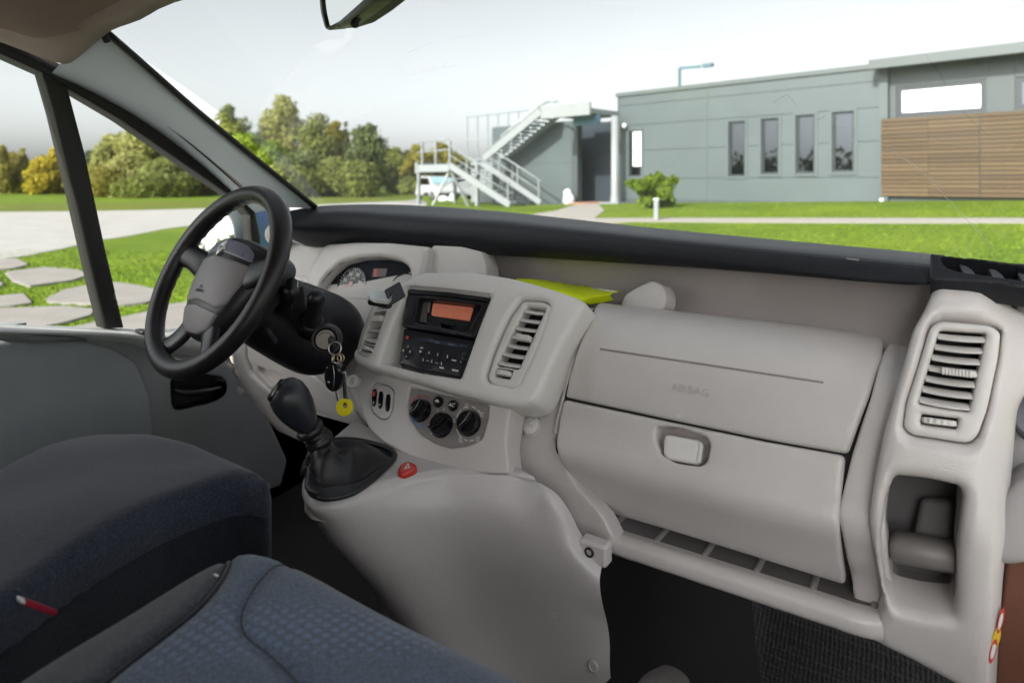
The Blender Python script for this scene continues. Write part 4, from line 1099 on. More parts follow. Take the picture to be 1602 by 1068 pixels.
# switch block and stalk lever seen beside the rim
SB = nrm(pD(440, 490, 1.18) - pD(462, 455, 1.17))
mesh('switch_block', box(pD(457, 470, 1.165), (.030, .046, .070), (nrm(V(.9, .1, -.2)), nrm(V(-.1, .95, .2)), nrm(V(.15, -.25, .95))), .007), BLACKP, sc_, smooth=True, sharp=40)
mesh('switch_trim', tube(np.array([pD(466, 440, 1.13), pD(464, 455, 1.125), pD(459, 470, 1.125), pD(456, 482, 1.13)]), .0014, 6), STEEL, sc_)
mesh('paddle', loft([[pD(448, 437, 1.13), pD(458, 434, 1.13), pD(468, 440, 1.135)], [pD(444, 460, 1.12), pD(456, 458, 1.115), pD(468, 462, 1.125)], [pD(447, 480, 1.14), pD(454, 482, 1.13), pD(462, 484, 1.14)]], 3, 3), BLACKP, sc_)
s0, s1_ = pD(490, 494, 1.165), pD(496, 462, 1.115)
sd = nrm(s1_ - s0)
L = np.linalg.norm(s1_ - s0)
mesh('stalk', lathe(s0 - sd * .03, sd, [(.017, 0), (.0165, .028), (.0145, .03), (.0150, L + .012), (.0155, L + .016), (.0155, L + .022), (.0125, L + .031), (.006, L + .035), (.001, L + .0355)], 26), BLACKP, sc_, sharp=50)
mesh('stalk_boot', lathe(s0 - sd * .045, sd, [(.026, 0), (.023, .018), (.019, .026), (.016, .027)], 26), COLB, sc_)
mesh('lower_lever', loft([[pD(412, 512, 1.13), pD(420, 512, 1.125), pD(426, 516, 1.13)], [pD(424, 530, 1.12), pD(431, 528, 1.115), pD(434, 530, 1.12)], [pD(430, 539, 1.12), pD(434, 536, 1.115), pD(435, 535, 1.12)]], 3, 3), HUBD, sc_)
ic = pD(509, 531, 1.075); ia = nrm(CAM + V(-.25, -.1, -.1) - ic); ia = nrm(V(.62, -.72, .18))
mesh('ignition_bezel', lathe(ic, ia, [(.026, -.025), (.0235, -.003), (.0215, .001), (.019, .000), (.0175, -.004)], 32), COLB, sc_)
ign = mesh('ignition_lock', lathe(ic, ia, [(.0170, -.012), (.0170, -.001), (.0155, .0015), (.006, .002)], 30), mat('lock_steel', (.24, .21, .195), .5, .8, var=.1), sc_, sharp=50)
i1, i2, _ = frame(ia)
mesh('ignition_lettering', tube(np.array([ic + ia * .0018 + i1 * math.cos(a) * .012 + i2 * math.sin(a) * .012 for a in np.linspace(.4, 2.7, 16)]), .0006, 5), MATTE, ign)

# ------------------------------------------------------------------ keys hanging in the ignition
keys = thing('key_bunch', 'bunch of keys with black fob and yellow tag hanging in the ignition', 'keys', tuple(pD(530, 645, 1.03)))
kd = 1.03
def kp(x, y, dd=0): return pD(x, y, kd + dd)
kh = kp(520, 537, .02)
kk1, kk2, kk3 = frame(ia)
mesh('key_head', box(kh + ia * .003, (.011, .026, .016), (nrm(V(.8, .55, .2)), nrm(V(-.1, -.1, 1)), ia), .004), BLACKP, keys, smooth=True, sharp=50)
def ringm(c, r, nvec, m, name, wr=.0011):
    a, b, _ = frame(nvec)
    mesh(name, tube(np.array([c + a * math.cos(t) * r + b * math.sin(t) * r for t in np.linspace(0, 2 * np.pi, 32, endpoint=False)]), wr, 8, closed=True), m, keys)
ringm(kp(524, 545), .0103, V(.45, -.85, .2), STEEL, 'key_ring')
ringm(kp(521, 560), .0068, V(-.5, -.8, .1), BRASS, 'key_ring')
ringm(kp(527, 561, .005), .0068, V(.7, -.6, .3), STEEL, 'key_ring')
ringm(kp(533, 560), .0062, V(.2, -.95, .1), BRASS, 'key_ring')
fobS = Plane(kp(521, 590, .008), nrm(V(.35, -.93, 0)))
fob = mesh('key_fob', pplate(fobS, [(511, 570), (528, 569), (536, 577), (535, 601), (529, 611), (520, 612), (512, 606), (508, 590)], .007, t=.006, bev=.005, back=.012, res=.005), GLOSSB, keys)
mesh('fob_button', lathe(fobS.P([fobS.uv(517, 596)], .0058)[0], fobS.n, [(.0022, 0), (.0018, .0006)], 12), STEEL, fob)
mesh('fob_seam', tube(np.array([fobS.P([fobS.uv(x, y)], .0062)[0] for x, y in ((524, 570), (526, 585), (525, 600), (522, 611))]), .0008, 6), STEEL, fob)
K2 = Plane(kp(540, 605, .0), nrm(V(.45, -.88, 0)))
mesh('key_blade', pplate(K2, [(535, 582), (541, 582), (545, 630), (544, 634), (538, 633), (537.5, 626)], .001, t=.0015, bev=.0008, back=.003, res=.006), CHROME, keys)
K3 = Plane(kp(531, 615, .004), nrm(V(.1, -.99, 0)))
mesh('key_blade', pplate(K3, [(524, 612), (528, 611), (534, 634), (533, 638), (530, 637)], .001, t=.001, bev=.0006, back=.002, res=.006), STEEL, keys)
YT = Plane(kp(538.5, 637, -.002), nrm(V(.3, -.94, .1)))
tago = [(538.5 + 12.8 * math.cos(a), 637 - 14 * math.sin(a)) for a in np.linspace(0, 2 * np.pi, 24, endpoint=False)]
tagi = [(540 + 4 * math.cos(a), 634 - 4.4 * math.sin(a)) for a in np.linspace(0, 2 * np.pi, 14, endpoint=False)]
tg = mesh('yellow_tag', plate(YT, uvs(YT, tago), [uvs(YT, tagi)], t=.002, bev=.0015, back=.004, res=.005), YELLOW, keys)
mesh('tag_centre', plate(YT, uvs(YT, tagi), t=-.0005, bev=0, back=.001, res=.01), mat('tag_bronze', (.30, .22, .12), .5), tg)

# ------------------------------------------------------------------ phone clip and folded vest
pc = thing('phone_holder', 'pale grey phone clip hooked on the vent left of the radio', 'phone holder', tuple(pD(600, 460, 1.14)))
CL = Plane(pD(600, 460, 1.135), nrm(V(.0, -.45, .9)), xdir=(1, .2, 0))
z1 = [pD(577, 460, 1.125), pD(586, 446, 1.17)]; 
w = [[pD(575, 461, 1.075), pD(585, 445, 1.115)], [pD(579, 464, 1.072), pD(588, 448, 1.115)], [pD(586, 468.5, 1.075), pD(593, 454, 1.112)], [pD(598, 470, 1.07), pD(604, 455.5, 1.11)], [pD(607, 471, 1.066), pD(614, 455, 1.105)], [pD(612, 466, 1.06), pD(619, 450, 1.10)]]
tray_ = np.array([[a, a * .5 + b * .5, b] for a, b in w])
thick = V(0, 0, -.005)
lo = tray_ + thick
mesh('clip_arm', loft([np.concatenate([r, r2[::-1]]) for r, r2 in zip(tray_, lo)], 1, 2, cu=True), CLIPP, pc, sharp=40)
mesh('clip_end', box(pD(618, 459, 1.088), (.006, .034, .028), (nrm(V(.85, .25, .45)), nrm(V(.1, .95, .3)), nrm(V(-.4, -.1, .9))), .002), BLACKP, pc, smooth=False)
mesh('clip_end', box(pD(594, 475, 1.10), (.045, .012, .010), (nrm(V(.95, .2, -.1)), nrm(V(-.2, .95, 0)), V(0, 0, 1)), .003), BLACKP, pc, smooth=False)

vest_t = [(806, 437, 1.16), (826, 438, 1.17), (850, 439, 1.19), (880, 444, 1.20), (916, 449, 1.20), (935, 453, 1.19), (972, 457, 1.16)]
vest_m = [(808, 440, 1.11), (828, 443, 1.11), (852, 449, 1.11), (882, 456, 1.11), (914, 463, 1.11), (932, 464, 1.11), (962, 459, 1.125)]
vest_b = [(812, 446, 1.09), (832, 450, 1.09), (856, 458, 1.09), (884, 466, 1.09), (908, 471, 1.09), (926, 469, 1.10), (955, 463, 1.12)]
vr = [[pY(*q) for q in r] for r in (vest_t, vest_m, vest_b)]
vr.append([q + V(0, .02, -.012) for q in vr[-1]])
vv_, vf_ = loft(vr, 8, 6)
vv_ = np.asarray(vv_); vv_[:, 2] += .002 + .0010 * np.sin(vv_[:, 0] * 90 + vv_[:, 1] * 60) + .0008 * np.sin(vv_[:, 0] * 260 - vv_[:, 1] * 190)
vest = thing('safety_vest', 'folded fluorescent yellow safety vest lying in the dashboard tray', 'vest', tuple(vv_.mean(0)))
mesh('folded_cloth', (vv_, vf_), HIVIS, vest)
mesh('reflective_edge', tube(np.array([pY(925, 450.5, 1.185), pY(948, 454, 1.165), pY(965, 457, 1.15)]), .002, 6), WHITEP, vest)

# ------------------------------------------------------------------ seats
def cushion(name, px, z, t, depth, m, parent, dome, r=.05, bev=.05, res=.022, slope=0.0, lump=.004, gather=None, gy=.36):
    S = Plane(V(0, 0, EYE + z), nrm(V(0, -slope, 1)))
    out = rnd(uvs(S, px), r)
    def lift(a, b, d):
        if gather: return dome * (1 - np.exp(-d / .10)) + lump * (np.sin(a * 17 + b * 9) * np.sin(b * 23 - a * 6)) + .0018 * np.exp(-d / .022) * np.sin(b * 330 + a * 120 + 2.2 * np.sin(b * 41)) * (a > gather) / (1 + np.exp((b - gy) / .02))
        return dome * (1 - np.exp(-d / .10)) + lump * (np.sin(a * 17 + b * 9) * np.sin(b * 23 - a * 6))
    return mesh(name, plate(S, out, t=t, bev=bev, back=depth, res=res, lift=lift), m, parent), S
ds = thing('driver_seat', 'driver seat cushion under a dark charcoal stretch cover', 'seat', tuple(pZ(200, 850, -.62)))
drv = [(-60, 775), (0, 737), (70, 706), (150, 688), (240, 684), (310, 700), (370, 727), (414, 752), (424, 764), (414, 768), (372, 762), (330, 772), (267, 794), (200, 830), (100, 887), (30, 936), (-60, 990)]
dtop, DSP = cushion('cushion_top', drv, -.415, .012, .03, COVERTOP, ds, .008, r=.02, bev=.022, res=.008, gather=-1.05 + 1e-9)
S2 = Plane(V(0, 0, EYE - .425), (0, 0, 1))
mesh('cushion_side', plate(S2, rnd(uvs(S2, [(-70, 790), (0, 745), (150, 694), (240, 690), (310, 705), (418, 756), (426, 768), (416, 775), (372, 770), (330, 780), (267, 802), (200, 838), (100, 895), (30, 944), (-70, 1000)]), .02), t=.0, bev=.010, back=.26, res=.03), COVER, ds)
# gathered welt along the cover's edge
wl = crom(np.array([S2.P([S2.uv(*p)], .004)[0] for p in ((-60, 990), (30, 938), (100, 890), (200, 832), (267, 796), (330, 774), (380, 762), (416, 768))]), 14)
rr_ = .0085 + .0040 * np.abs(np.sin(np.arange(len(wl)) * 1.35 + np.sin(np.arange(len(wl)) * .7))) * (np.linspace(0, 1, len(wl)) < .85)
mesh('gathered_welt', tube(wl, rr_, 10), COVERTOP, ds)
bk = thing('seat_belt_buckle', 'red and white edged buckle beside the dark driver seat', 'buckle', tuple(pD(58, 948, .61)))
b0, b1_ = pD(33, 938, .600), pD(87, 958, .625)
bd_ = nrm(b1_ - b0)
mesh('buckle_strip', bar(b0, b1_, .007, .005, b=.0012), mat('buckle_red', (.27, .012, .03), .4), bk, smooth=False)
mesh('buckle_end', box(b0, (.008, .009, .006), (bd_, nrm(np.cross([0, 0, 1], bd_)), V(0, 0, 1)), .002), CLIPP, bk, smooth=False)

ps = thing('passenger_seat', 'blue dotted cloth passenger bench seat cushion in the near corner', 'seat', tuple(pZ(400, 1000, -.55)))
seat_px = [(-60, 1110), (60, 1027), (150, 973), (230, 927), (300, 888), (358, 862), (400, 855), (440, 862), (500, 886), (600, 937), (720, 998), (830, 1056), (960, 1128), (900, 1400), (-60, 1500)]
SS = Plane(V(0, 0, EYE - .395), (0, 0, 1))
sout = rnd(uvs(SS, seat_px), .03)
bol = uvs(SS, [(353, 868), (358, 890), (340, 930), (300, 975), (240, 1020), (170, 1075), (120, 1120)])
def sdist(a, b, line):
    q = np.stack([a, b], 1); best = np.full(len(q), 1e9)
    for i in range(len(line) - 1):
        p, d = line[i], line[i + 1] - line[i]; t = np.clip(((q - p) @ d) / (d @ d), 0, 1)
        best = np.minimum(best, np.linalg.norm(q - p - t[:, None] * d, axis=1))
    return best
pan = uvs(SS, [(446, 876), (425, 900), (400, 935), (378, 985), (385, 1020), (420, 1050), (455, 1085), (520, 1160)])
bolc, panc = crom(bol, 5), crom(pan, 5)
def seat_lift(a, b, d):
    k = .020 * (1 - np.exp(-d / .08)) + .003 * np.sin(a * 15 + b * 11) * np.sin(b * 19)
    k -= .007 * np.exp(-(sdist(a, b, bolc) / .006) ** 2) + .0045 * np.exp(-(sdist(a, b, panc) / .009) ** 2)
    return k
# cut the cushion into side bolster and centre along the piped seam
bx = uvs(SS, [(352, 850), (358, 890), (340, 930), (300, 975), (240, 1020), (170, 1075), (60, 1160), (-60, 1300)])
cen_out = [(353, 862), (358, 890), (340, 930), (300, 975), (240, 1020), (170, 1075), (80, 1150), (-20, 1240), (700, 1400), (960, 1128), (830, 1056), (720, 998), (600, 937), (500, 886), (440, 862), (400, 855)]
def lift_c(a, b, d): 
    dd = dist(np.stack([a, b], 1), [sout]); return seat_lift(a, b, dd) - .013 * np.clip(1 - dd / .035, 0, 1) ** 2 + .0
mesh('seat_centre', plate(SS, uvs(SS, cen_out), t=.0, bev=.004, back=.10, res=.010, lift=lift_c), SEATBLUE, ps)
side_out = [(351, 863), (356, 890), (338, 930), (298, 975), (238, 1020), (168, 1075), (78, 1150), (-22, 1240), (-120, 1200), (-60, 1110), (60, 1027), (150, 973), (230, 927), (300, 888)]
mesh('seat_bolster', plate(SS, uvs(SS, side_out), t=.0, bev=.004, back=.10, res=.010, lift=lift_c), SEATGREY, ps)
mesh('seat_front_skirt', plate(SS, uvs(SS, seat_px), t=-.016, bev=.008, back=.22, res=.03), SEATGREY, ps)
def on_seat(p, h): 
    q = np.atleast_2d(p); return SS.P(q, lift_c(q[:, 0], q[:, 1], None) + h)
mesh('piping', tube(on_seat(bolc, .002), .0022, 8), COVER, ps)
st = on_seat(panc, .003)
dash_l = []
for i in range(0, len(st) - 1):
    for k in range(3):
        a, b = st[i] + (st[i + 1] - st[i]) * (k / 3), st[i] + (st[i + 1] - st[i]) * (k / 3 + .2)
        dash_l.append(bar(a, b, .0016, .001))
mesh('stitching', cat(*dash_l), COVER, ps, smooth=False)
mesh('fabric_label', box(on_seat(SS.uv(338, 915), .001)[0], (.006, .002, .001)), WHITEP, ps, smooth=False)

# backrests, behind the camera's left shoulder and back; they shade the low rear of the cab
bkd = mesh('backrest', box((-1.07, -.20, EYE - .02), (.50, .13, .72), b=.05), COVER, ds, smooth=True, sharp=60)

# ------------------------------------------------------------------ driver's door
dd = thing('driver_door', 'dark grey driver door with black framed window and recessed handle', 'door', (-1.45, .5, EYE - .9))
XD = -1.44
DW = Plane(V(XD, 0, EYE), (1, 0, 0), xdir=(0, -1, 0))
DW.e1, DW.e2, DW.n = V(0, 1, 0), V(0, 0, 1), V(1, 0, 0)
def dplate(name, px, r, m, parent=dd, off=0.0, holes=(), **k):
    S = Plane(V(XD + off, 0, EYE), (1, 0, 0), xdir=(0, 1, 0))
    return mesh(name, plate(S, rnd(uvs(S, px), r), [rnd(uvs(S, h), q) for h, q in holes], **k), m, parent)
recess_h = [(268, 596), (276, 590), (320, 585), (348, 590), (356, 603), (352, 618), (335, 628), (300, 637), (275, 641), (270, 632)]
dplate('door_panel', [(-90, 545), (0, 519), (100, 522), (200, 524), (270, 520), (340, 545), (372, 580), (420, 655), (450, 720), (440, 760), (300, 800), (-90, 820)], .01, GREYP, off=-.01, holes=((recess_h, .008),), bev=.006, back=.03, res=.016)
dplate('door_insert', [(-90, 560), (0, 532), (60, 537), (130, 533), (180, 545), (215, 568), (236, 620), (243, 680), (180, 720), (-90, 800)], .012, mat('door_insert_cloth', (.31, .34, .36), .7, bump=.3, bscale=300, var=.07), off=.006, bev=.012, back=.03, res=.014)
# belt ledge with a hollow grip
lr = [[pX(x, y, XD + o) for x, y in zip((-90, 0, 100, 195, 235, 300, 372), ys)] for o, ys in ((-.03, (500, 507, 510, 514, 517, 510, 500)), (.022, (507, 513.5, 517, 520, 523, 520, 520)), (.034, (514, 520, 522, 526, 534, 540, 548)), (.016, (523, 527, 529, 536, 546, 556, 566)))]
mesh('belt_ledge', loft(lr, 4, 3, flip=True), mat('ledge_plastic', (.56, .57, .57), .45, bump=.25, bscale=600), dd)
mesh('grip_hollow', loft([[pX(x, y, XD + o) for x, y in zip((-90, 0, 60, 110, 137), ys)] for o, ys in ((.035, (528, 521, 523, 526, 531)), (.012, (532, 527, 529, 530, 532)), (.026, (540, 533, 536, 534, 533)))], 4, 3, flip=True), GREYP, dd)
mesh('door_inner_skin', box((-1.515, .06, EYE - .57), (.03, 1.0, .58)), GREYP, dd, smooth=False)
mesh('lock_button', lathe(pX(222, 518, XD + .02), (0, .1, 1), [(.02, -.004), (.02, .003), (.012, .004), (.012, .001)], 22, sy=.5), BLACKP, dd)
mesh('handle_recess', plate(Plane(V(XD - .045, 0, EYE), (1, 0, 0), xdir=(0, 1, 0)), uvs(Plane(V(XD - .045, 0, EYE), (1, 0, 0), xdir=(0, 1, 0)), [(258, 580), (362, 578), (362, 640), (258, 648)]), bev=0, back=.002, res=.03), MATTE, dd)
HR = np.array([pX(x, y, XD - .008) for x, y in recess_h]); HR = HR * .975 + HR.mean(0) * .025
hcup = mesh('handle_bowl', loft([crom(HR, 3, True), crom(HR, 3, True) + V(-.035, 0, 0)], 1, 1, cu=True), GLOSSB, dd)
hl = [pX(272, 610, XD - .012), pX(290, 614, XD - .004), pX(315, 613, XD - .002), pX(345, 606, XD - .014)]
mesh('handle_lever', tube(crom(np.array(hl), 6), [.006] * 4 + [.008] * 11 + [.006] * 4, 10), BLACKP, hcup)
for (x0, y0, x1, y1) in ((0, 59, 368, 290),):
    pass
fr_o = [(-120, 0), (0, 57), (87, 102), (218, 175), (300, 241), (368, 290), (404, 318), (398, 345), (372, 312), (356, 303), (190, 188), (106, 138), (69, 115), (0, 84), (-120, 36)]
dplate('window_frame', fr_o, .004, RUBBER, off=-.01, bev=.006, back=.035, res=.02)
dplate('frame_strip', [(-120, -8), (0, 50), (87, 96), (150, 128), (230, 172), (300, 228), (385, 298), (380, 300), (296, 233), (226, 177), (146, 132), (84, 100), (0, 55), (-120, -2)], .002, mat('tan_strip', (.30, .24, .21), .6), off=.012, bev=.003, back=.01, res=.02)
dplate('quarter_bar', [(66, 112), (106, 134), (134, 240), (165, 385), (195, 513), (164, 514), (146, 440), (112, 290), (84, 175)], .003, mat('bar_black', (.014, .013, .013), .55), off=-.006, bev=.006, back=.03, res=.02)
dplate('front_frame', [(389, 318), (398, 322), (408, 370), (410, 420), (404, 470), (396, 470), (398, 410), (392, 360)], .002, RUBBER, off=-.012, bev=.004, back=.03, res=.02)
dplate('window_pane', [(-120, 30), (0, 80), (75, 118), (170, 514), (0, 510), (-120, 506)], .001, SIDEGLASS, off=-.022, bev=0, back=.004, res=.2)
dplate('quarter_pane', [(100, 130), (200, 190), (360, 300), (400, 345), (402, 470), (300, 520), (190, 516)], .001, SIDEGLASS, off=-.022, bev=0, back=.004, res=.2)
wm = mesh('mirror_housing', loft([[pD(346, 372, 1.98) + V(math.cos(a) * rx * .85, o, math.sin(a) * rz) for a in np.linspace(0, 2 * np.pi, 20, endpoint=False)] for o, rx, rz in ((.0, .092, .080), (-.012, .098, .088), (.02, .105, .095), (.07, .09, .08), (.11, .05, .045), (.125, .01, .01))], 2, 3, cu=True), mat('mirror_grey', (.085, .10, .105), .5, var=.08), dd)
mg = pD(346, 373, 1.97)
mesh('mirror_pane', plate(Plane(mg + V(0, -.004, 0), nrm(V(.40, -.9, .08))), np.array([(.068 * math.cos(a) * (abs(math.cos(a)) ** -.25 if abs(math.cos(a)) > .05 else 1), .074 * math.sin(a) * (abs(math.sin(a)) ** -.25 if abs(math.sin(a)) > .05 else 1)) for a in np.linspace(0, 2 * np.pi, 28, endpoint=False)]), bev=0, back=.004, res=.05), MIRRORG, wm)
mesh('mirror_arm', bar(pD(378, 400, 1.95), pX(404, 396, XD - .05), .05, .05, b=.015), RUBBER, wm)
lampc = pD(275, 497, 1.9)

# ------------------------------------------------------------------ cab shell: pillar, headlining, windscreen, floor
cab = thing('van_cab', 'van cab shell with grey windscreen pillar, brown headlining and dark carpet', 'van cab', (-.62, .4, EYE - .9))
po = [(146, 62, 1.0), (168, 68, 1.0), (300, 175, 1.0), (400, 255, 1.0), (487, 326, 1.0)]
def pil(tab, X0, X1, dx=0):
    n = len(tab); return [pX(x, y, X0 + (X1 - X0) * i / (n - 1) + dx) for i, (x, y) in enumerate(tab)]
e_w = pil([(158, 52), (225, 110), (300, 175), (395, 252), (488, 326)], -1.25, -1.27)
e_m = pil([(134, 72), (205, 130), (285, 192), (375, 262), (465, 338)], -1.27, -1.30, 0)
e_d = pil([(96, 98), (165, 133), (247, 185), (325, 248), (412, 330)], -1.375, -1.41)
e_m = [(a + b) / 2 + V(.020, -.012, .006) for a, b in zip(e_w, e_d)]
e_b = [p + V(-.07, .012, -.012) for p in e_d]
e_f = [p + V(-.03, .05, 0) for p in e_w]
mesh('windscreen_pillar', loft([e_f, e_w, e_m, e_d, e_b], 4, 4), PILLARP, cab)
mesh('pillar_seal', tube(crom(np.array(e_w) + V(.004, .008, .003), 5), .0065, 8), RUBBER, cab)
mesh('door_seal', tube(crom(np.array([pX(x, y, -1.40) for x, y in ((-120, -22), (0, 44), (90, 92), (165, 131), (247, 182), (325, 245), (400, 312))]), 4), .006, 8), RUBBER, cab)
mesh('tan_bead', tube(crom(np.array([pX(x, y, -1.392) for x, y in ((90, 90), (165, 128), (247, 178), (325, 240), (412, 322))]), 4), .0055, 8), mat('bead_tan', (.42, .36, .32), .55), cab)
# headlining: front edge over the windscreen, left edge over the door
hd = [pX(60, 60, -1.395), pX(96, 92, -1.37), pX(132, 70, -1.27), pX(168, 40, -1.22), pX(215, 22, -1.17), pX(268, -4, -1.09), V(-.9, .67, EYE + .345), V(-.6, .69, EYE + .36), V(-.2, .66, EYE + .345), V(.12, .58, EYE + .30)]
hd = np.array(hd)
bkX = np.linspace(-1.36, .16, len(hd))
r0 = hd + V(0, .02, .03)
r1 = hd
r2 = hd + V(0, -.03, -.004)
r3 = np.array([V(min(h[0], x) if i < 5 else h[0], h[1] * .35, EYE + .27 + .10 * math.sin(math.pi * (i + .5) / len(hd))) for i, (h, x) in enumerate(zip(hd, bkX))])
r4 = np.array([V(x, -.4, EYE + .29 + .12 * math.sin(math.pi * (i + .5) / len(hd))) for i, x in enumerate(bkX)])
r5 = np.array([V(x, -1.3, EYE + .29 + .12 * math.sin(math.pi * (i + .5) / len(hd))) for i, x in enumerate(bkX)])
mesh('headlining', loft([r0, r1, r2, r3, r4, r5], 3, 3), HEAD, cab)
roof = [[V(x, y, EYE + z) for x in np.linspace(-1.5, .3, 6)] for y, z in ((.50, .425), (.3, .46), (-1.5, .48))]
mesh('roof_panel', loft(roof, 1, 2), BLUEPAINT, cab)
VS = Plane(pX(40, 20, -1.20), nrm(V(.25, -.45, -.86)))
mesh('sun_visor', loft([[pX(-140, -30, -1.12), pX(0, -6, -1.12), pX(120, -8, -1.10), pX(250, -30, -1.05)], [pX(-140, 0, -1.22), pX(0, 30, -1.22), pX(70, 50, -1.22), pX(128, 34, -1.18)], [pX(-140, 14, -1.26), pX(0, 44, -1.26), pX(62, 60, -1.27), pX(125, 48, -1.22)]], 4, 4), mat('visor_brown', (.20, .14, .115), .8, bump=.3, bscale=400, var=.06), cab)
wtop = np.array([pX(146, 40, -1.24), pX(190, 10, -1.20), V(-1.0, .70, EYE + .37), V(-.6, .74, EYE + .39), V(-.2, .71, EYE + .375), V(.12, .63, EYE + .34)])
wbot = np.array([e_w[-1] + V(-.0, .02, -.02), pY(560, 330, 1.24), pY(700, 334, 1.36), pY(900, 352, 1.415), pY(1200, 384, 1.31), pY(1660, 432, 1.09)])
wmid = wtop * .5 + wbot * .5 + V(0, .035, .02)
mesh('windscreen', loft([wtop, wmid, wbot], 5, 5), GLASS, cab)
from mathutils.bvhtree import BVHTree
wsv, wsf = loft([wtop, wmid, wbot], 5, 5)
bvh = BVHTree.FromPolygons([Vector(q) for q in wsv], wsf)
def on_glass(px, py):
    h = bvh.ray_cast(Vector(CAM), Vector(ray(px, py)))[0]
    return np.array(h) - ray(px, py) * .002 if h is not None else pD(px, py, 1.2)
SCR = mat('glass_scratch', (.62, .65, .66), .5)
for q in ([(1385, 232), (1420, 252), (1452, 278), (1490, 320), (1530, 362), (1560, 400)], [(1212, 160), (1222, 153), (1232, 148)], [(1233, 150), (1241, 158), (1245, 166)], [(430, 240), (448, 258), (470, 276), (490, 290)], [(1278, 188), (1290, 183)]):
    c = crom(np.array([on_glass(*p) for p in q]), 5)
    mesh('wiper_scratch', tube(c, .00022 + .00012 * rng.random(len(c)), 5), SCR, cab)
mesh('windscreen_frit', tube(crom(np.array([pX(168, 66, -1.24), pX(163, 52, -1.235), pX(168, 40, -1.225), pX(190, 28, -1.2), pX(262, -2, -1.1)]), 5), .006, 8), MATTE, cab)
mesh('blue_wing', loft([[pX(x, y, X) for x, y, X in r] for r in ([(394, 308, -1.47), (398, 345, -1.47), (402, 390, -1.47), (402, 450, -1.47)], [(424, 322, -1.50), (430, 350, -1.50), (432, 390, -1.50), (430, 450, -1.50)], [(452, 322, -1.56), (458, 350, -1.56), (460, 390, -1.56), (458, 450, -1.56)])], 3, 3), BLUEPAINT, cab)
mesh('side_grille_cap', lathe(pD(434, 366, 1.60), nrm(V(.75, -.65, .1)), [(.030, -.02), (.030, 0), (.024, .012), (.010, .017), (.002, .0175)], 24), TAUPE, cab)
fl_ = [[V(x, y, EYE - z) for x in np.linspace(-1.46, .2, 10)] for y, z in ((1.6, .62), (1.35, .80), (1.18, .845), (.8, .85), (-.6, .85), (-1.4, .85))]
floor = mesh('floor', loft(fl_, 2, 3), CARPET, cab)
mesh('bulkhead', box((-.62, 1.66, EYE - .72), (1.75, .04, .74)), MATTE, cab, smooth=False)
mesh('cant_rail', cat(box((-1.47, -.475, EYE + .39), (.06, 1.65, .22)), bar((-1.47, .62, EYE + .36), (-1.47, .35, EYE + .41), .06, .16)), BLUEPAINT, cab, smooth=False)
mesh('rear_partition', box((-.62, -1.32, EYE - .20), (1.8, .03, 1.34)), REARP, cab, smooth=False)  # unseen rear wall, kept pale to bounce light into the cab
mesh('left_wall', cat(box((-1.56, 1.2, EYE - .95), (.03, 1.2, .5)), box((-1.50, -.85, EYE - .35), (.03, 1.1, 1.4)), box((-1.56, .6, EYE - .70), (.03, 2.2, .5))), MATTE, cab, smooth=False)
mesh('engine_hump', loft([[V(x, y, EYE - .85 + h * math.exp(-((x + .42) / .17) ** 2)) for x in np.linspace(-.8, .1, 14)] for y, h in ((.9, .0), (1.0, .06), (1.12, .2), (1.3, .42), (1.5, .5))], 2, 3), CARPET, cab)
# front quarter pillars on the passenger side, far right of the picture
wt_ = [(1600, 470), (1660, 440), (1660, 720), (1580, 720), (1576, 660), (1584, 560)]
pdo = thing('passenger_door', 'grey and brown passenger door edge at the right end of the dashboard', 'door', (.16, .6, EYE - .9))
PDX = .118
PD_ = Plane(V(.150, .9, EYE), nrm(V(-.55, -.83, 0)))
DT = mat('door_trim_grey', (.40, .385, .385), .5, bump=.3, bscale=600, var=.04)
PA = Plane(pD(1590, 640, .80), nrm(V(-.05, -1, .05)))
mesh('upper_trim', pplate(PA, [(1588, 470), (1596, 452), (1720, 440), (1720, 900), (1571, 900), (1571, 800), (1580, 660), (1586, 590)], .006, bev=.006, back=.05, res=.012), DT, pdo)
PB = Plane(pD(1585, 800, .72), nrm(V(-.10, -.98, .12)))
mesh('armrest_end', pplate(PB, [(1554, 884), (1550, 860), (1552, 830), (1563, 790), (1580, 765), (1608, 750), (1700, 735), (1700, 880), (1640, 870), (1592, 887)], .010, bev=.012, back=.09, res=.009), DT, pdo)
mesh('door_card', box((.22, .02, EYE - .72), (.03, 1.7, .52)), BROWN, pdo, smooth=False)
mesh('speaker_ring', lathe(pD(1612, 634, .77), nrm(V(-.2, -.97, .1)), [(.036, -.01), (.040, 0), (.036, .006), (.030, .002)], 30, sx=.55, sy=1.1), mat('ring_dark', (.05, .055, .065), .4), pdo)
PC = Plane(pD(1585, 980, .745), nrm(V(-.1, -1, .05)))
mesh('lower_panel', pplate(PC, [(1574, 880), (1580, 868), (1720, 868), (1720, 1140), (1552, 1140), (1562, 1000)], .004, bev=.004, back=.05, res=.015), BROWN, pdo)

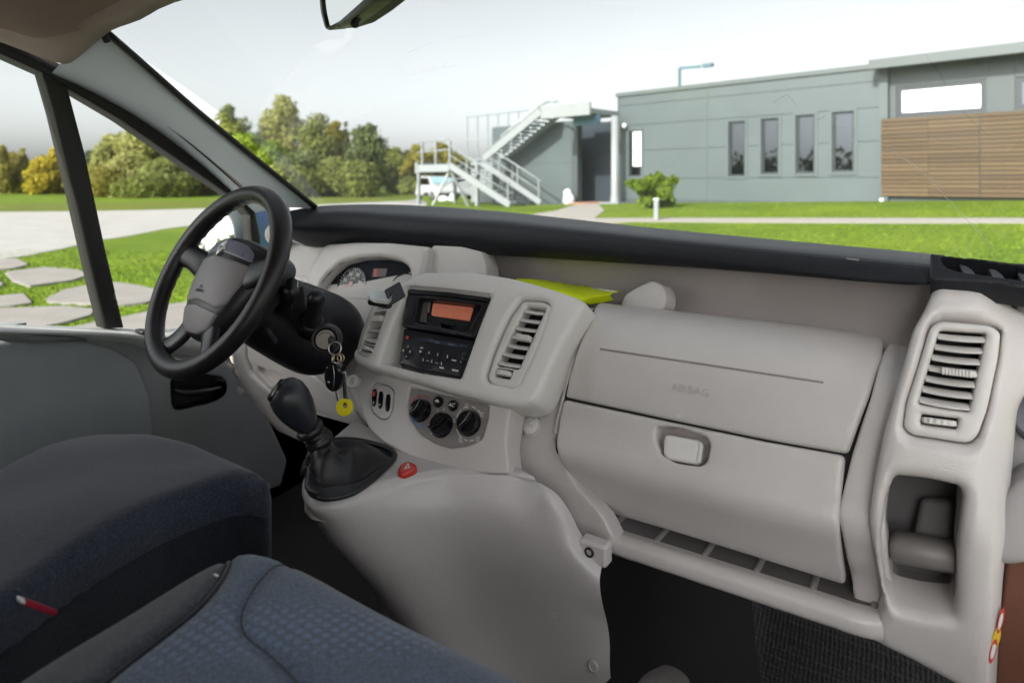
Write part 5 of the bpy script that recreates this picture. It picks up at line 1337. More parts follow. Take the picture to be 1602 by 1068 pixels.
# rear view mirror
rm = thing('rear_view_mirror', 'black framed rear view mirror hanging at the top of the windscreen', 'mirror', tuple(pD(550, -10, .83)))
RMP = Plane(pD(545, 0, .83), nrm(V(-.50, -.95, -.22)))
mo = [(498, -60), (500, -20), (504, 20), (511, 46), (516, 48), (540, 40), (565, 22), (588, 2), (612, -40), (600, -70)]
mi = [(504, -58), (505, -20), (509, 18), (514, 40), (517, 41), (532, 33), (556, 12), (578, -8), (600, -40), (590, -64)]
mesh('housing', plate(RMP, rnd(uvs(RMP, mo), .006), [rnd(uvs(RMP, mi), .006)], t=.003, bev=.004, back=.02, res=.008), mat('mirror_housing_black', (.022, .024, .022), .35), rm)
mesh('mirror_pane', plate(RMP, rnd(uvs(RMP, mi), .006), bev=0, back=.002, res=.03), MIRRORG, rm)
mesh('housing_back', plate(Plane(RMP.o - RMP.n * .02, RMP.n), rnd(uvs(RMP, mo), .006) * .98, bev=0, back=.02, res=.03), RUBBER, rm)
mesh('dip_lever', cat(bar(pD(561, 26, .835), pD(554, 37, .83), .010, .008, b=.002), lathe(pD(555, 38, .828), (0, -1, .2), [(.004, -.004), (.0055, 0), (.004, .004)], 14)), MATTE, rm)
mesh('stem', tube(np.array([pD(560, -60, .845), V(-.60, .70, EYE + .33), V(-.60, .735, EYE + .385)]), .009, 10), RUBBER, rm)

# passenger footwell: embossed rubber mat, kick panel, grey seat rail cover
fm = thing('floor_mat', 'black embossed rubber mat climbing the passenger footwell', 'floor mat', (-.28, 1.0, EYE - .84))
mv, mf = loft([[V(x, y, EYE - z + (.025 * math.exp(-((x + .30) / .05) ** 2) if i > 1 else .0)) for x in np.linspace(-.47, .06, 14)] for i, (y, z) in enumerate(((.75, .843), (1.0, .84), (1.12, .80), (1.24, .72), (1.40, .60)))], 4, 4)
MATM = mat('embossed_rubber', (.018, .017, .018), .42, spec=.5)
nt = MATM.node_tree; tcn = nt.nodes.new('ShaderNodeTexCoord'); vo = nt.nodes.new('ShaderNodeTexVoronoi'); vo.inputs['Scale'].default_value = 150; vo.inputs['Randomness'].default_value = .25
nt.links.new(tcn.outputs['Object'], vo.inputs['Vector']); bp = nt.nodes.new('ShaderNodeBump'); bp.inputs['Strength'].default_value = 1; bp.inputs['Distance'].default_value = .002; bp.invert = True
nt.links.new(vo.outputs['Distance'], bp.inputs['Height']); nt.links.new(bp.outputs['Normal'], nt.nodes['Principled BSDF'].inputs['Normal'])
mesh('rubber_sheet', (mv, mf), MATM, fm)
kn_ = thing('seat_rail_cover', 'small grey rounded cover at the bottom edge beside the console', 'cover', tuple(pD(1030, 1075, .80)))
mesh('cover_shell', loft([[pD(1030, 1108, .80) + V(math.cos(a) * rx, o, math.sin(a) * rz) for a in np.linspace(0, np.pi, 12)] for o, rx, rz in ((-.02, .02, .012), (0, .034, .024), (.03, .034, .022), (.06, .022, .014))], 2, 3), mat('cover_grey', (.13, .12, .115), .5, var=.08), kn_)
# ------------------------------------------------------------------ the hall's wall line: a frame to build in (t along the wall, q outward, z up)
W0 = CAM + 27.1 * AX + 4.53 * RX
WALLX = None
def wpt(t, q, z): return W0 + WT * t + WN * q + V(0, 0, 1) * (z - W0[2])
def onwall(px, py, q=0.0):
    """Where the sight line through a pixel meets the plane q metres in front of the wall: (t, z)."""
    p = pP(px, py, W0 + WN * q, WN); return np.dot(p - W0, WT), p[2]
WAX = (WT, WN, V(0, 0, 1))
def wbox(t0, t1, q0, q1, z0, z1, b=0.0):
    return box(wpt((t0 + t1) / 2, (q0 + q1) / 2, (z0 + z1) / 2), (abs(t1 - t0), abs(q1 - q0), abs(z1 - z0)), WAX, b)

# ------------------------------------------------------------------ ground
T1 = onwall(968, 318)[0]; T2 = onwall(1602, 313)[0]
def terr(x, y):
    x = np.asarray(x, float); y = np.asarray(y, float)
    dx, dy = x - W0[0], y - W0[1]
    t = dx * WT[0] + dy * WT[1]; q = dx * WN[0] + dy * WN[1]
    zb = np.interp(t, [T1 - 14, T1 - 5, T1, T2, T2 + 25], [0.30, .36, .56, .95, .95])
    k = np.clip((15.0 - q) / 14.0, 0, 1); k = k * k * (3 - 2 * k)
    left = np.clip((t - (T1 - 26)) / 12, 0, 1); left = left * left * (3 - 2 * left)
    far = np.clip((q + 40) / 30, 0, 1)
    return zb * k * left * far
def pT(px, py, up=0.0):
    r = ray(px, py); d0 = 3.0
    prev = None
    for d in np.concatenate([np.arange(3, 40, .25), np.arange(40, 400, 2)]):
        p = CAM + r * d; h = p[2] - up - float(terr(p[0], p[1]))
        if h <= 0:
            if prev is None: return p
            a, b = prev, d
            for _ in range(30):
                m = (a + b) / 2; p = CAM + r * m
                if p[2] - up - float(terr(p[0], p[1])) > 0: a = m
                else: b = m
            return CAM + r * b
        prev = d
    return CAM + r * 400

def grass_mat(name, a, b, c, yellow=0.0):
    m = mat(name, a, 0.9, spec=0.15); nt = m.node_tree; bs = nt.nodes['Principled BSDF']; L = nt.links
    tc = nt.nodes.new('ShaderNodeTexCoord')
    n1 = nt.nodes.new('ShaderNodeTexNoise'); n1.inputs['Scale'].default_value = .35; n1.inputs['Detail'].default_value = 6
    n2 = nt.nodes.new('ShaderNodeTexNoise'); n2.inputs['Scale'].default_value = 9; n2.inputs['Detail'].default_value = 6; n2.inputs['Roughness'].default_value = .75
    for n in (n1, n2): L.new(tc.outputs['Object'], n.inputs['Vector'])
    r1 = nt.nodes.new('ShaderNodeValToRGB'); r1.color_ramp.elements[0].position = .35; r1.color_ramp.elements[1].position = .65
    r1.color_ramp.elements[0].color = (*a, 1); r1.color_ramp.elements[1].color = (*b, 1)
    L.new(n1.outputs['Fac'], r1.inputs[0])
    r2 = nt.nodes.new('ShaderNodeValToRGB'); r2.color_ramp.elements[0].position = .38; r2.color_ramp.elements[1].position = .62
    r2.color_ramp.elements[0].color = (.55, .55, .5, 1); r2.color_ramp.elements[1].color = (1.1, 1.1, 1.05, 1)
    L.new(n2.outputs['Fac'], r2.inputs[0])
    mx = nt.nodes.new('ShaderNodeMixRGB'); mx.blend_type = 'MULTIPLY'; mx.inputs[0].default_value = .8
    L.new(r1.outputs[0], mx.inputs[1]); L.new(r2.outputs[0], mx.inputs[2])
    L.new(mx.outputs[0], bs.inputs['Base Color'])
    bp = nt.nodes.new('ShaderNodeBump'); bp.inputs['Strength'].default_value = .6; bp.inputs['Distance'].default_value = .04
    L.new(n2.outputs['Fac'], bp.inputs['Height']); L.new(bp.outputs[0], bs.inputs['Normal'])
    return m
LAWN = grass_mat('lawn_grass', (.092, .155, .009), (.155, .215, .016), None)
FIELD = grass_mat('field_grass', (.115, .145, .020), (.145, .165, .028), None)
CONC = mat('pale_concrete', (.34, .325, .31), .85, bump=.5, bscale=40, var=.12, vscale=1.2)
SLABM = mat('slab_concrete', (.24, .22, .205), .88, bump=.6, bscale=60, var=.14, vscale=2.5)
GRAV = mat('gravel_path', (.30, .275, .25), .9, bump=.8, bscale=90, var=.15, vscale=20)

rad = np.concatenate([np.linspace(.6, 20, 30), np.linspace(22, 60, 30), np.linspace(66, 150, 16), np.array([200, 300, 500, 900, 1500])])
an = np.linspace(0, 2 * np.pi, 180, endpoint=False)
G = [[(rr * math.cos(a), rr * math.sin(a), 0) for a in an] for rr in rad]
G = np.array(G); G[..., 2] = terr(G[..., 0], G[..., 1])
struct('lawn', grid(G, cu=True), LAWN)

def sheet(px, step, up, r=0.0, k=1):
    """A thin sheet lying on the ground inside a pixel outline."""
    P = np.array([pT(x, y) for x, y in px])[:, :2]
    P = rnd(P, r) if r else P
    class G_:
        def P(s, ab, h=0.0):
            ab = np.atleast_2d(ab); return np.stack([ab[:, 0], ab[:, 1], terr(ab[:, 0], ab[:, 1]) + h], 1)
    return plate(G_(), P, t=up, bev=0, back=up + .02, res=step)
# the broad concrete yard seen through the driver's window and past the steering wheel
struct('concrete_yard', sheet([(-260, 336), (0, 332), (100, 331), (300, 327), (480, 322), (600, 316), (655, 311), (668, 318), (660, 345), (560, 350), (480, 350), (360, 352), (310, 352), (260, 358), (200, 370), (150, 377), (100, 389), (40, 401), (-20, 408), (-260, 430)], 1.5, .012), CONC)
struct('field', sheet([(-300, 312), (0, 318), (200, 317), (300, 315), (480, 309), (640, 306), (660, 303), (660, 309), (600, 314.5), (480, 321), (300, 326), (100, 330), (0, 331), (-300, 335)], 4, .01), FIELD)
struct('bounce_apron', sheet([], 1, .012) if False else grid([[V(x, y, .012 + 0 * x) for x in np.linspace(-5, 8, 8)] for y in np.linspace(-24, 2.2, 12)]), CONC)  # unseen pale concrete added round the van to bounce sunlight into the cab
slabs = [[(-60, 412), (0, 407), (26, 406), (44, 416), (20, 422), (-60, 428)], [(8, 428), (70, 420), (118, 424), (142, 431), (112, 441), (45, 450), (20, 441)],
         [(72, 470), (100, 456), (146, 447), (182, 444), (215, 449), (247, 456), (242, 470), (230, 476), (187, 481), (75, 475)],
         [(-60, 472), (0, 466), (36, 462), (50, 477), (20, 481), (-60, 487)], [(-60, 500), (0, 486), (100, 482), (147, 487), (142, 496), (100, 508), (40, 520), (-60, 530)],
         [(115, 515), (160, 505), (190, 500), (230, 491), (262, 480), (330, 470), (340, 530), (240, 560), (100, 540)], [(-60, 440), (-10, 436), (5, 447), (-10, 456), (-60, 460)]]
ys = bpy.data.objects.new('slab_paving', None); COL.objects.link(ys); ys['kind'] = 'structure'
for q in slabs:
    v, f = sheet(q, .35, .03, .05)
    v = np.asarray(v); c = v[:, :2].mean(0)
    mesh('slab', (v, f), SLABM, ys, at=(c[0], c[1], 0), smooth=False)
struct('footpath', sheet([(930, 342), (990, 341.5), (1100, 341.5), (1300, 341.6), (1480, 342), (1720, 343), (1720, 350.5), (1480, 349.5), (1300, 349), (1100, 348), (990, 347), (930, 352), (800, 346), (820, 338), (870, 330), (905, 320.5), (935, 319.5), (945, 330)], .7, .014), GRAV)

# grass blades along the near lawn, seen as soft texture
gv, gf = [], []
cand = []
for _ in range(9000):
    px, py = rng.uniform(-40, 300), rng.uniform(392, 520)
    cand.append(pT(px, py))
for _ in range(7000):
    px, py = rng.uniform(960, 1640), rng.uniform(318, 425)
    cand.append(pT(px, py))
slab_poly = [np.array([pT(*p)[:2] for p in q]) for q in slabs]
fp_poly = [np.array([pT(*p)[:2] for p in ((930, 341), (1720, 342), (1720, 351), (930, 352))])]
C_ = np.array(cand); keep = ~(np.any([inside(C_[:, :2], [q]) for q in slab_poly + fp_poly], axis=0))
for p in C_[keep]:
    dd_ = np.linalg.norm(p[:2]); w = .004 + dd_ * .0007; h = rng.uniform(.012, .034)
    a = rng.uniform(0, np.pi); n = len(gv)
    e = V(math.cos(a), math.sin(a), 0) * w; ln_ = V(rng.normal(0, .03), rng.normal(0, .03), h)
    z0 = V(p[0], p[1], float(terr(p[0], p[1])))
    gv += [z0 - e, z0 + e, z0 + ln_]; gf.append([n, n + 1, n + 2])
BLADE = mat('grass_blade', (.14, .225, .008), .7, var=.2, vscale=1.5, spec=.2)
gr = mesh('grass', (gv, gf), BLADE, smooth=False); gr['kind'] = 'stuff'; gr['label'] = 'short bright green grass blades on the lawn and between the slabs'; gr['category'] = 'grass'

# ------------------------------------------------------------------ the hall: grey panelled building
WALLP = mat('grey_metal_panel', (.076, .094, .098), .5, var=.09, vscale=.5, bump=.1, bscale=30)
WALLS = mat('grey_trim', (.056, .068, .070), .5, var=.04, vscale=2)
DARKF = mat('dark_window_frame', (.022, .028, .032), .4)
PANE = mat('dark_window_pane', (.095, .105, .115), .02, metal=1.0)
BRIGHTP = mat('mirrored_pane', (.75, .77, .78), .03, metal=1.0)
ROOFM = mat('roof_edge_metal', (.085, .10, .10), .45, var=.05, vscale=3)
CONCB = mat('plinth', (.25, .26, .26), .8, var=.1, vscale=3)
hall = thing('hall_building', 'long grey panelled hall with narrow dark windows and timber cladding', 'building', tuple(wpt(6, 0, .6)))
tA, zt_ = onwall(968, 152); tB = onwall(1378, 110)[0]; tC = onwall(1720, 60)[0]
zbm = .0
z_top = zt_
tJ = onwall(1105, 200)[0]
lev = [.2] + [onwall(1240, y)[1] for y in (278, 226, 178, 140)] + [z_top]
wins = [[onwall(x, y)[0] for x in (a, b)] + [onwall(a, y1)[1], onwall(a, y0)[1]] for a, b, y0, y1, y in ((1140, 1165.5, 191, 276, 230), (1191, 1218, 186.5, 272.5, 230), (1245, 1274.5, 181, 271.5, 230), (1302, 1336, 176, 269, 230))]
ew = [onwall(984, 230)[0], onwall(1003, 230)[0], onwall(984, 276)[1], onwall(984, 205)[1]]
# wall panels: two bays of five courses, cut round the window openings
def cells(t0, t1, z0, z1, holes):
    """Split a rectangle round rectangular holes."""
    out = [(t0, t1, z0, z1)]
    for h in holes:
        nxt = []
        for a, b, c, d in out:
            if h[1] <= a or h[0] >= b or h[3] <= c or h[2] >= d: nxt.append((a, b, c, d)); continue
            if h[0] > a: nxt.append((a, h[0], c, d)); a = h[0]
            if h[1] < b: nxt.append((h[1], b, c, d)); b = h[1]
            if h[2] > c: nxt.append((a, b, c, h[2]))
            if h[3] < d: nxt.append((a, b, h[3], d))
        out = nxt
    return out
g = .012
for a, b in ((tA, tJ), (tJ, tB)):
    for c, d in zip(lev[:-1], lev[1:]):
        ms = [wbox(p, q, -.12, 0, r, s) for p, q, r, s in cells(a + g, b - g, c + g * .7, d - g * .7, wins + [ew])]
        mesh('wall_panel', cat(*ms), WALLP, hall, smooth=False)
mesh('wall_core', cat(*[wbox(p, q, -.35, -.128, r, s) for p, q, r, s in cells(tA + .01, tC, 0, z_top - .05, wins + [ew])]), CONCB, hall, smooth=False)
def window(t0, t1, z0, z1, pane, fw=.07, trim=True, depth=.12, q=0.0):
    fm_ = mesh('window', cat(wbox(t0, t0 + fw, q - depth, q - depth + .06, z0, z1), wbox(t1 - fw, t1, q - depth, q - depth + .06, z0, z1), wbox(t0 + fw, t1 - fw, q - depth, q - depth + .06, z0, z0 + fw), wbox(t0 + fw, t1 - fw, q - depth, q - depth + .06, z1 - fw, z1)), DARKF, hall, smooth=False)
    mesh('pane', wbox(t0 + fw * .8, t1 - fw * .8, q - depth - .01, q - depth + .02, z0 + fw * .8, z1 - fw * .8), pane, fm_, smooth=False)
    if trim:
        k = .10
        mesh('window_trim', cat(wbox(t0 - k, t0 - .003, q - .02, q + .025, z0 - k, z1 + k), wbox(t1 + .003, t1 + k, q - .02, q + .025, z0 - k, z1 + k), wbox(t0 - .003, t1 + .003, q - .02, q + .022, z1 + .003, z1 + k), wbox(t0 - .003, t1 + .003, q - .02, q + .04, z0 - k, z0 - .003)), WALLP, fm_, smooth=False)
    return fm_
for w in wins: window(*w, PANE)
window(*ew, PANE, fw=.06)
mesh('window_light_sheet', wbox(ew[0] + .16, ew[1] - .02, -.06, -.05, ew[2] + (ew[3] - ew[2]) * .22, ew[3] - .05), mat('window_light_white', (.8, .8, .79), .6), hall, smooth=False)  # white sheet painted in for the light showing in the entrance window
mesh('corner_trim', wbox(tA - .05, tA + g * .8, -.35, .012, .1, z_top), WALLS, hall, smooth=False)
mesh('panel_joint_strip', wbox(tJ - .045, tJ + .045, -.02, .014, .2, z_top - .02), WALLP, hall, smooth=False)
mesh('roof_coping', wbox(tA - .12, tB + .1, -.4, .07, z_top, z_top + .16), ROOFM, hall, smooth=False)
mesh('plinth', wbox(tA, tC, -.13, .02, -.4, .19 + .5), CONCB, hall, smooth=False) if False else mesh('plinth', cat(wbox(tA, tB, -.02, .02, 0, .78), wbox(tB, tC, -.02, .02, 0, 1.08)), WALLS, hall, smooth=False)
# right wing: deeper roof edge, upper lights, timber cladding
tR = tC
zr = onwall(1378, 112, .5)[1]
mesh('roof_canopy', cat(wbox(tB - .15, tR, -.4, .75, z_top + .02, z_top + .11), wbox(tB - .15, tR, .66, .78, z_top - .12, z_top + .17)), ROOFM, hall, smooth=False)
mesh('corner_post', wbox(tB - .02, onwall(1391, 150)[0], -.1, .16, .3, z_top), WALLP, hall, smooth=False)
ow = [onwall(1402, 160)[0], onwall(1543, 160)[0], onwall(1402, 184)[1], onwall(1402, 136)[1]]
ow2 = [onwall(1588, 150)[0], tR - .2, onwall(1588, 172)[1], onwall(1588, 121)[1]]
for p, q, r, s in cells(onwall(1391, 150)[0] + .01, tR, .5, z_top, [ow, ow2]): mesh('wall_panel', wbox(p + .004, q - .004, -.12, 0, r + .004, s - .004), WALLS, hall, smooth=False)
window(*ow, BRIGHTP, fw=.14, trim=False, depth=.10)
window(*ow2, PANE, fw=.14, trim=False, depth=.10)
woodm = []
for i in range(6):
    c = [(.088, .054, .024), (.098, .061, .028), (.080, .048, .021), (.106, .067, .031), (.088, .052, .022), (.070, .042, .019)][i]
    m = mat('timber_board', c, .75, bump=.5, bscale=25, var=.16, vscale=2.2); woodm.append(m)
    mp = m.node_tree.nodes.new('ShaderNodeMapping'); 
qW = .22
tw0, tw1, tw2 = onwall(1378, 240, qW)[0], onwall(1533, 240, qW)[0], onwall(1720, 240, qW)[0]
zw0, zw1 = onwall(1378, 307, qW)[1], onwall(1378, 186, qW)[1]
clad = mesh('cladding_frame', wbox(tw0 + .02, tw2, 0.005, .16, zw0, zw1), DARKF, hall, smooth=False)
nr = 19; hb_ = (zw1 - zw0) / nr
for r in range(nr):
    for a, b in ((tw0, (tw0 + tw1) / 2), ((tw0 + tw1) / 2, tw1 - .012), (tw1 + .012, (tw1 + tw2) / 2), ((tw1 + tw2) / 2, tw2)):
        z0 = zw0 + r * hb_
        vf = wbox(a + .003, b - .003, .165, qW + rng.uniform(-.008, .008), z0 + hb_ * .10, z0 + hb_ * .90)
        mesh('timber_board', vf, woodm[rng.integers(6)], clad, smooth=False, at=vf[0].mean(0))
# left wing in the shade of the stair, with a dark entrance, slab canopy and white column
tE0, tE1 = onwall(904, 250, 0)[0], onwall(953, 250, 0)[0]
tL = onwall(770, 250)[0]
zc = onwall(905, 188, 0)[1]
for c, d in zip((.1, 1.2, 2.3), (1.2, 2.3, zc)):
    mesh('wall_panel', wbox(tL, tE0 - .35, -.3, 0, c + .004, d - .004), WALLP, hall, smooth=False)
mesh('entrance_jamb', wbox(tE0 - .34, tE0, -.3, .03, .1, zc), WALLS, hall, smooth=False)
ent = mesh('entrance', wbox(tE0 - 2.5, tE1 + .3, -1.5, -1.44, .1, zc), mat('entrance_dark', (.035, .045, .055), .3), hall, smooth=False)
tm = tE0 + (tE1 - tE0) * .55
mesh('entrance_door', cat(wbox(tm, tE1 + .25, -1.40, -1.34, .4, 2.75)), mat('door_blue_grey', (.08, .11, .14), .25), ent, smooth=False)
mesh('entrance_transom', wbox(tE0, tE1 + .3, -1.43, -1.3, 2.78, 2.88), DARKF, ent, smooth=False)
mesh('entrance_side', wbox(tE1 + .26, tE1 + .6, -1.5, -.36, .1, zc), WALLS, hall, smooth=False)
z_s0, z_s1 = onwall(920, 183, 1.2)[1], onwall(905, 166, 2.6)[1]
WHITES = mat('white_steel', (.24, .255, .26), .45, var=.04, vscale=2)
tS0 = onwall(848, 180, 2.4)[0]
mesh('canopy_slab', wbox(tS0, tA - .06, -.3, 2.35, zc + .02, zc + .22), mat('canopy_grey', (.22, .24, .25), .7, var=.08), hall, smooth=False)
mesh('canopy_edge', wbox(tS0, onwall(924, 175, 2.4)[0], 2.36, 2.46, zc - .12, zc + .38), WHITES, hall, smooth=False)
mesh('canopy_beam', wbox(tA - 1.3, tA - .06, 1.2, 1.45, zc - .40, zc + .0), mat('blue_beam', (.10, .20, .30), .45), hall, smooth=False)
colp = onwall(962, 250, .7)[0]
mesh('entrance_column', lathe(wpt(colp, .7, .35), (0, 0, 1), [(.26, 0), (.2, .35), (.16, .6), (.15, zc - .4)], 18), WHITES, hall)
mesh('column_foot', wbox(colp - .45, colp + .5, .3, 1.2, .0, .62), WHITES, hall, smooth=False)
BRICK = mat('brick_step', (.30, .15, .11), .8, var=.2, vscale=6, bump=.5, bscale=20)
stp = thing('entrance_steps', 'reddish brick entrance steps at the dark doorway beside the white column', 'steps', tuple(wpt(tE0 + .6, 1, .4)))
for k in range(3): mesh('step', wbox(tE0 - .1, colp - .47, -1.2, 1.9 - .55 * k, .1, .38 + .09 * k), BRICK, stp, smooth=False)
mesh('wall_lamp', lathe(wpt(onwall(976, 197, .2)[0], .18, onwall(976, 197, .2)[1]), (0, 0, 1), [(.02, -.11), (.09, -.07), (.115, 0), (.09, .07), (.02, .11)], 14), WHITEP, hall)
# pale upper storey behind the stair
PALE = mat('pale_screen', (.66, .70, .71), .6, var=.03)
PRL = mat('pale_rail', (.24, .28, .30), .5)
qt = -1.6
def tz(x, y): return onwall(x, y, qt)
rl = []
for x in (731, 747, 763, 779, 795, 811, 826):
    t, zb_ = tz(x, 262); rl.append(bar(wpt(t, qt, zb_), wpt(t, qt, tz(x, 183 - (x - 731) * .11)[1]), .05, .05, up=WN))
for y0, y1, r in ((183, 172, .05), (219, 214, .035), (250, 249, .04)):
    a, b = tz(731, y0), tz(830, y1); rl.append(tube(np.array([wpt(a[0], qt, a[1]), wpt(b[0], qt, b[1])]), r, 6))
mesh('terrace_railing', cat(*rl), PRL, hall, smooth=False)
a, b = tz(735, 252), tz(800, 330)
mesh('terrace_wall', wbox(a[0], b[0], qt - .3, qt - .1, 0, a[1]), mat('pale_render', (.20, .225, .23), .7, var=.03), hall, smooth=False)
mesh('hall_roof', wbox(tA, tR, -14, -.36, z_top - .2, z_top - .06), ROOFM, hall, smooth=False)
mesh('end_wall', wbox(tA - .04, tA + .2, -14, -.36, 0, z_top - .2), WALLP, hall, smooth=False)
mesh('drain_pipe', tube(np.array([wpt(tB + .08, .24, .62), wpt(tB + .08, .24, .95)]), .06, 10), mat('pipe_cream', (.6, .58, .5), .5), hall)

# roof light bracket
la_ = thing('roof_lamp_arm', 'blue grey lamp arm standing on the hall roof edge', 'lamp arm', tuple(wpt(onwall(1064, 139, -.3)[0], -.3, z_top)))
b0, b1_, b2_, b3_, b4_ = [wpt(*(lambda q: (q[0], -.3, q[1]))(onwall(x, y, -.3))) for x, y in ((1063, 146), (1063, 107), (1095, 104.5), (1100, 103.5), (1115, 101.5))]
BLG = mat('blue_grey_paint', (.07, .13, .16), .5)
mesh('post', bar(b0 - V(0, 0, .2), b1_, .09, .09, up=WN), BLG, la_, smooth=False)
mesh('arm', bar(b1_, b2_, .08, .10), BLG, la_, smooth=False)
mesh('lamp_head', bar(b3_, b4_, .2, .13), BLG, la_, smooth=False)
mesh('link', bar(b2_, b3_, .04, .03), BLG, la_, smooth=False)

# ------------------------------------------------------------------ outside stair
stair = thing('outside_stair', 'white steel switchback stair with open treads beside the hall', 'staircase', tuple(wpt(onwall(760, 310, 2)[0], 2, .3)))
QN, QM, QF = 2.75, 1.55, .35        # near, middle and far string planes
def wp3(px, py, q): t, z = onwall(px, py, q); return wpt(t, q, z)
def wq(p): return np.dot(p - W0, WT), p[2]
# lower flight: near string from the landing down to the path
n0, n1 = wp3(704, 259, QN), wp3(798, 321, QN)
mesh('stringer', bar(n0, n1, .07, .34, up=WN) if False else bar(n0, n1, .08, .30), WHITES, stair, smooth=False)
f0, f1 = wp3(756, 256, QM), wp3(846, 317, QM)
mesh('stringer', bar(f0, f1, .08, .26), WHITES, stair, smooth=False)
(t0, z0), (t1, z1) = wq(n0), wq(n1)
TRD = mat('tread_grating', (.13, .16, .17), .5, .2)
nst = 11
for k in range(nst):
    u = (k + .5) / nst
    a = n0 + (n1 - n0) * u; b = f0 + (f1 - f0) * u
    z = (a[2] + b[2]) / 2 + .02
    ta, tb = wq(a)[0], wq(b)[0]; tt = (ta + tb) / 2
    mesh('tread', wbox(tt - .15, tt + .15, QM + .04, QN - .04, z - .02, z + .02), TRD, stair, smooth=False)
# upper flight, climbing back along the wall to the canopy
u0, u1 = wp3(757, 248, QM), wp3(846, 174, QM)
v0, v1 = u0 + WN * (QF - QM), u1 + WN * (QF - QM)
mesh('stringer', bar(u0, u1, .10, .34), WHITES, stair, smooth=False)
mesh('stringer', bar(v0 - V(0, 0, .08), v1 - V(0, 0, .08), .10, .30), mat('stringer_shade', (.30, .33, .34), .5), stair, smooth=False)
for k in range(14):
    u = (k + .6) / 14; p = u0 + (u1 - u0) * u; tt, z = wq(p)
    mesh('tread', wbox(tt - .13, tt + .20, QF + .04, QM - .05, z - .10, z - .06), TRD, stair, smooth=False)
# landing with posts and braces
l0 = wp3(655, 262, QN); tl0, zl = wq(l0); tl1 = wq(n0)[0]
mesh('landing_edge', wbox(tl0, tl1, QN - .04, QN + .06, zl - .24, zl + .12), WHITES, stair, smooth=False)
mesh('landing_end', wbox(tl0 - .16, tl0 - .005, QF, QN + .1, zl - .30, zl + .26), WHITES, stair, smooth=False)
mesh('landing_deck', wbox(tl0, tl1 + .7, QF, QN - .05, zl - .02, zl + .04), TRD, stair, smooth=False)
gz = 0.0
for q in (QN, QF):
    for t in (tl0 + .02,):
        mesh('support_post', bar(wpt(t, q, gz), wpt(t + .0, q, zl - .24), .13, .13, up=WN), WHITES, stair, smooth=False)
    mesh('support_post', bar(wpt(tl1 + 1.6, q - .3, gz), wpt(tl1 + 1.6, q - .3, zl + .1), .16, .16, up=WN), WHITES, stair, smooth=False)
mesh('brace', bar(wpt(tl0 + .75, QN - .1, gz), wpt(tl1 - .15, QN - .1, zl - .22), .07, .10), mat('brace_grey', (.35, .37, .36), .5), stair, smooth=False)
mesh('brace', bar(wpt(tl1 + 1.45, QN - .1, gz), wpt(tl1 - .05, QN - .1, zl - .22), .07, .10), mat('brace_dark', (.16, .18, .18), .5), stair, smooth=False)
# railings
def rail(p, q, name='handrail', r=.035): mesh(name, tube(np.array([p, q]), r, 8), WHITES, stair)
hr = 1.05
for x in (661, 682, 704):
    p = wp3(x, 258, QN); mesh('rail_post', bar(p, p + V(0, 0, hr + .1), .09, .09, up=WN), WHITES, stair, smooth=False)
rail(wp3(653, 239, QN), wp3(702, 234, QN))
rail(wp3(655, 239, QN) + V(0, 0, .5), wp3(702, 234, QN) + V(0, 0, .5))
rail(n0 + V(0, 0, .95), n1 + V(0, 0, .95)); rail(n0 + V(0, 0, .5), n1 + V(0, 0, .5), r=.025)
rail(f0 + V(0, 0, .95) + (f1 - f0) * .08, f1 + V(0, 0, .95)); rail(f0 + V(0, 0, .5) + (f1 - f0) * .08, f1 + V(0, 0, .5), r=.025)
for u in (.3, .62, .97):
    p = n0 + (n1 - n0) * u; mesh('rail_post', bar(p, p + V(0, 0, .97), .06, .06, up=WN), WHITES, stair, smooth=False)
    p = f0 + (f1 - f0) * u; mesh('rail_post', bar(p, p + V(0, 0, .97), .06, .06, up=WN), WHITES, stair, smooth=False)
GRR = mat('rail_grey', (.22, .25, .25), .5)
mesh('handrail', tube(np.array([u0 + V(0, 0, .22), u1 + V(0, 0, .26), wpt(wq(u1)[0] + .4, QM, wq(u1)[1] + .38), wpt(tA - 1.4, 2.4, zc + .55)]), .05, 8), GRR, stair)
# light cage railing of the upper flight
for k in range(6):
    u = k / 5; p = v0 + (v1 - v0) * u * .9
    mesh('cage_post', bar(p, p + V(0, 0, 1.15), .035, .035, up=WN), PALE, stair, smooth=False)
mesh('cage_rail', tube(np.array([v0 + V(0, 0, 1.15), v0 + (v1 - v0) * .9 + V(0, 0, 1.15)]), .03, 8), PALE, stair)

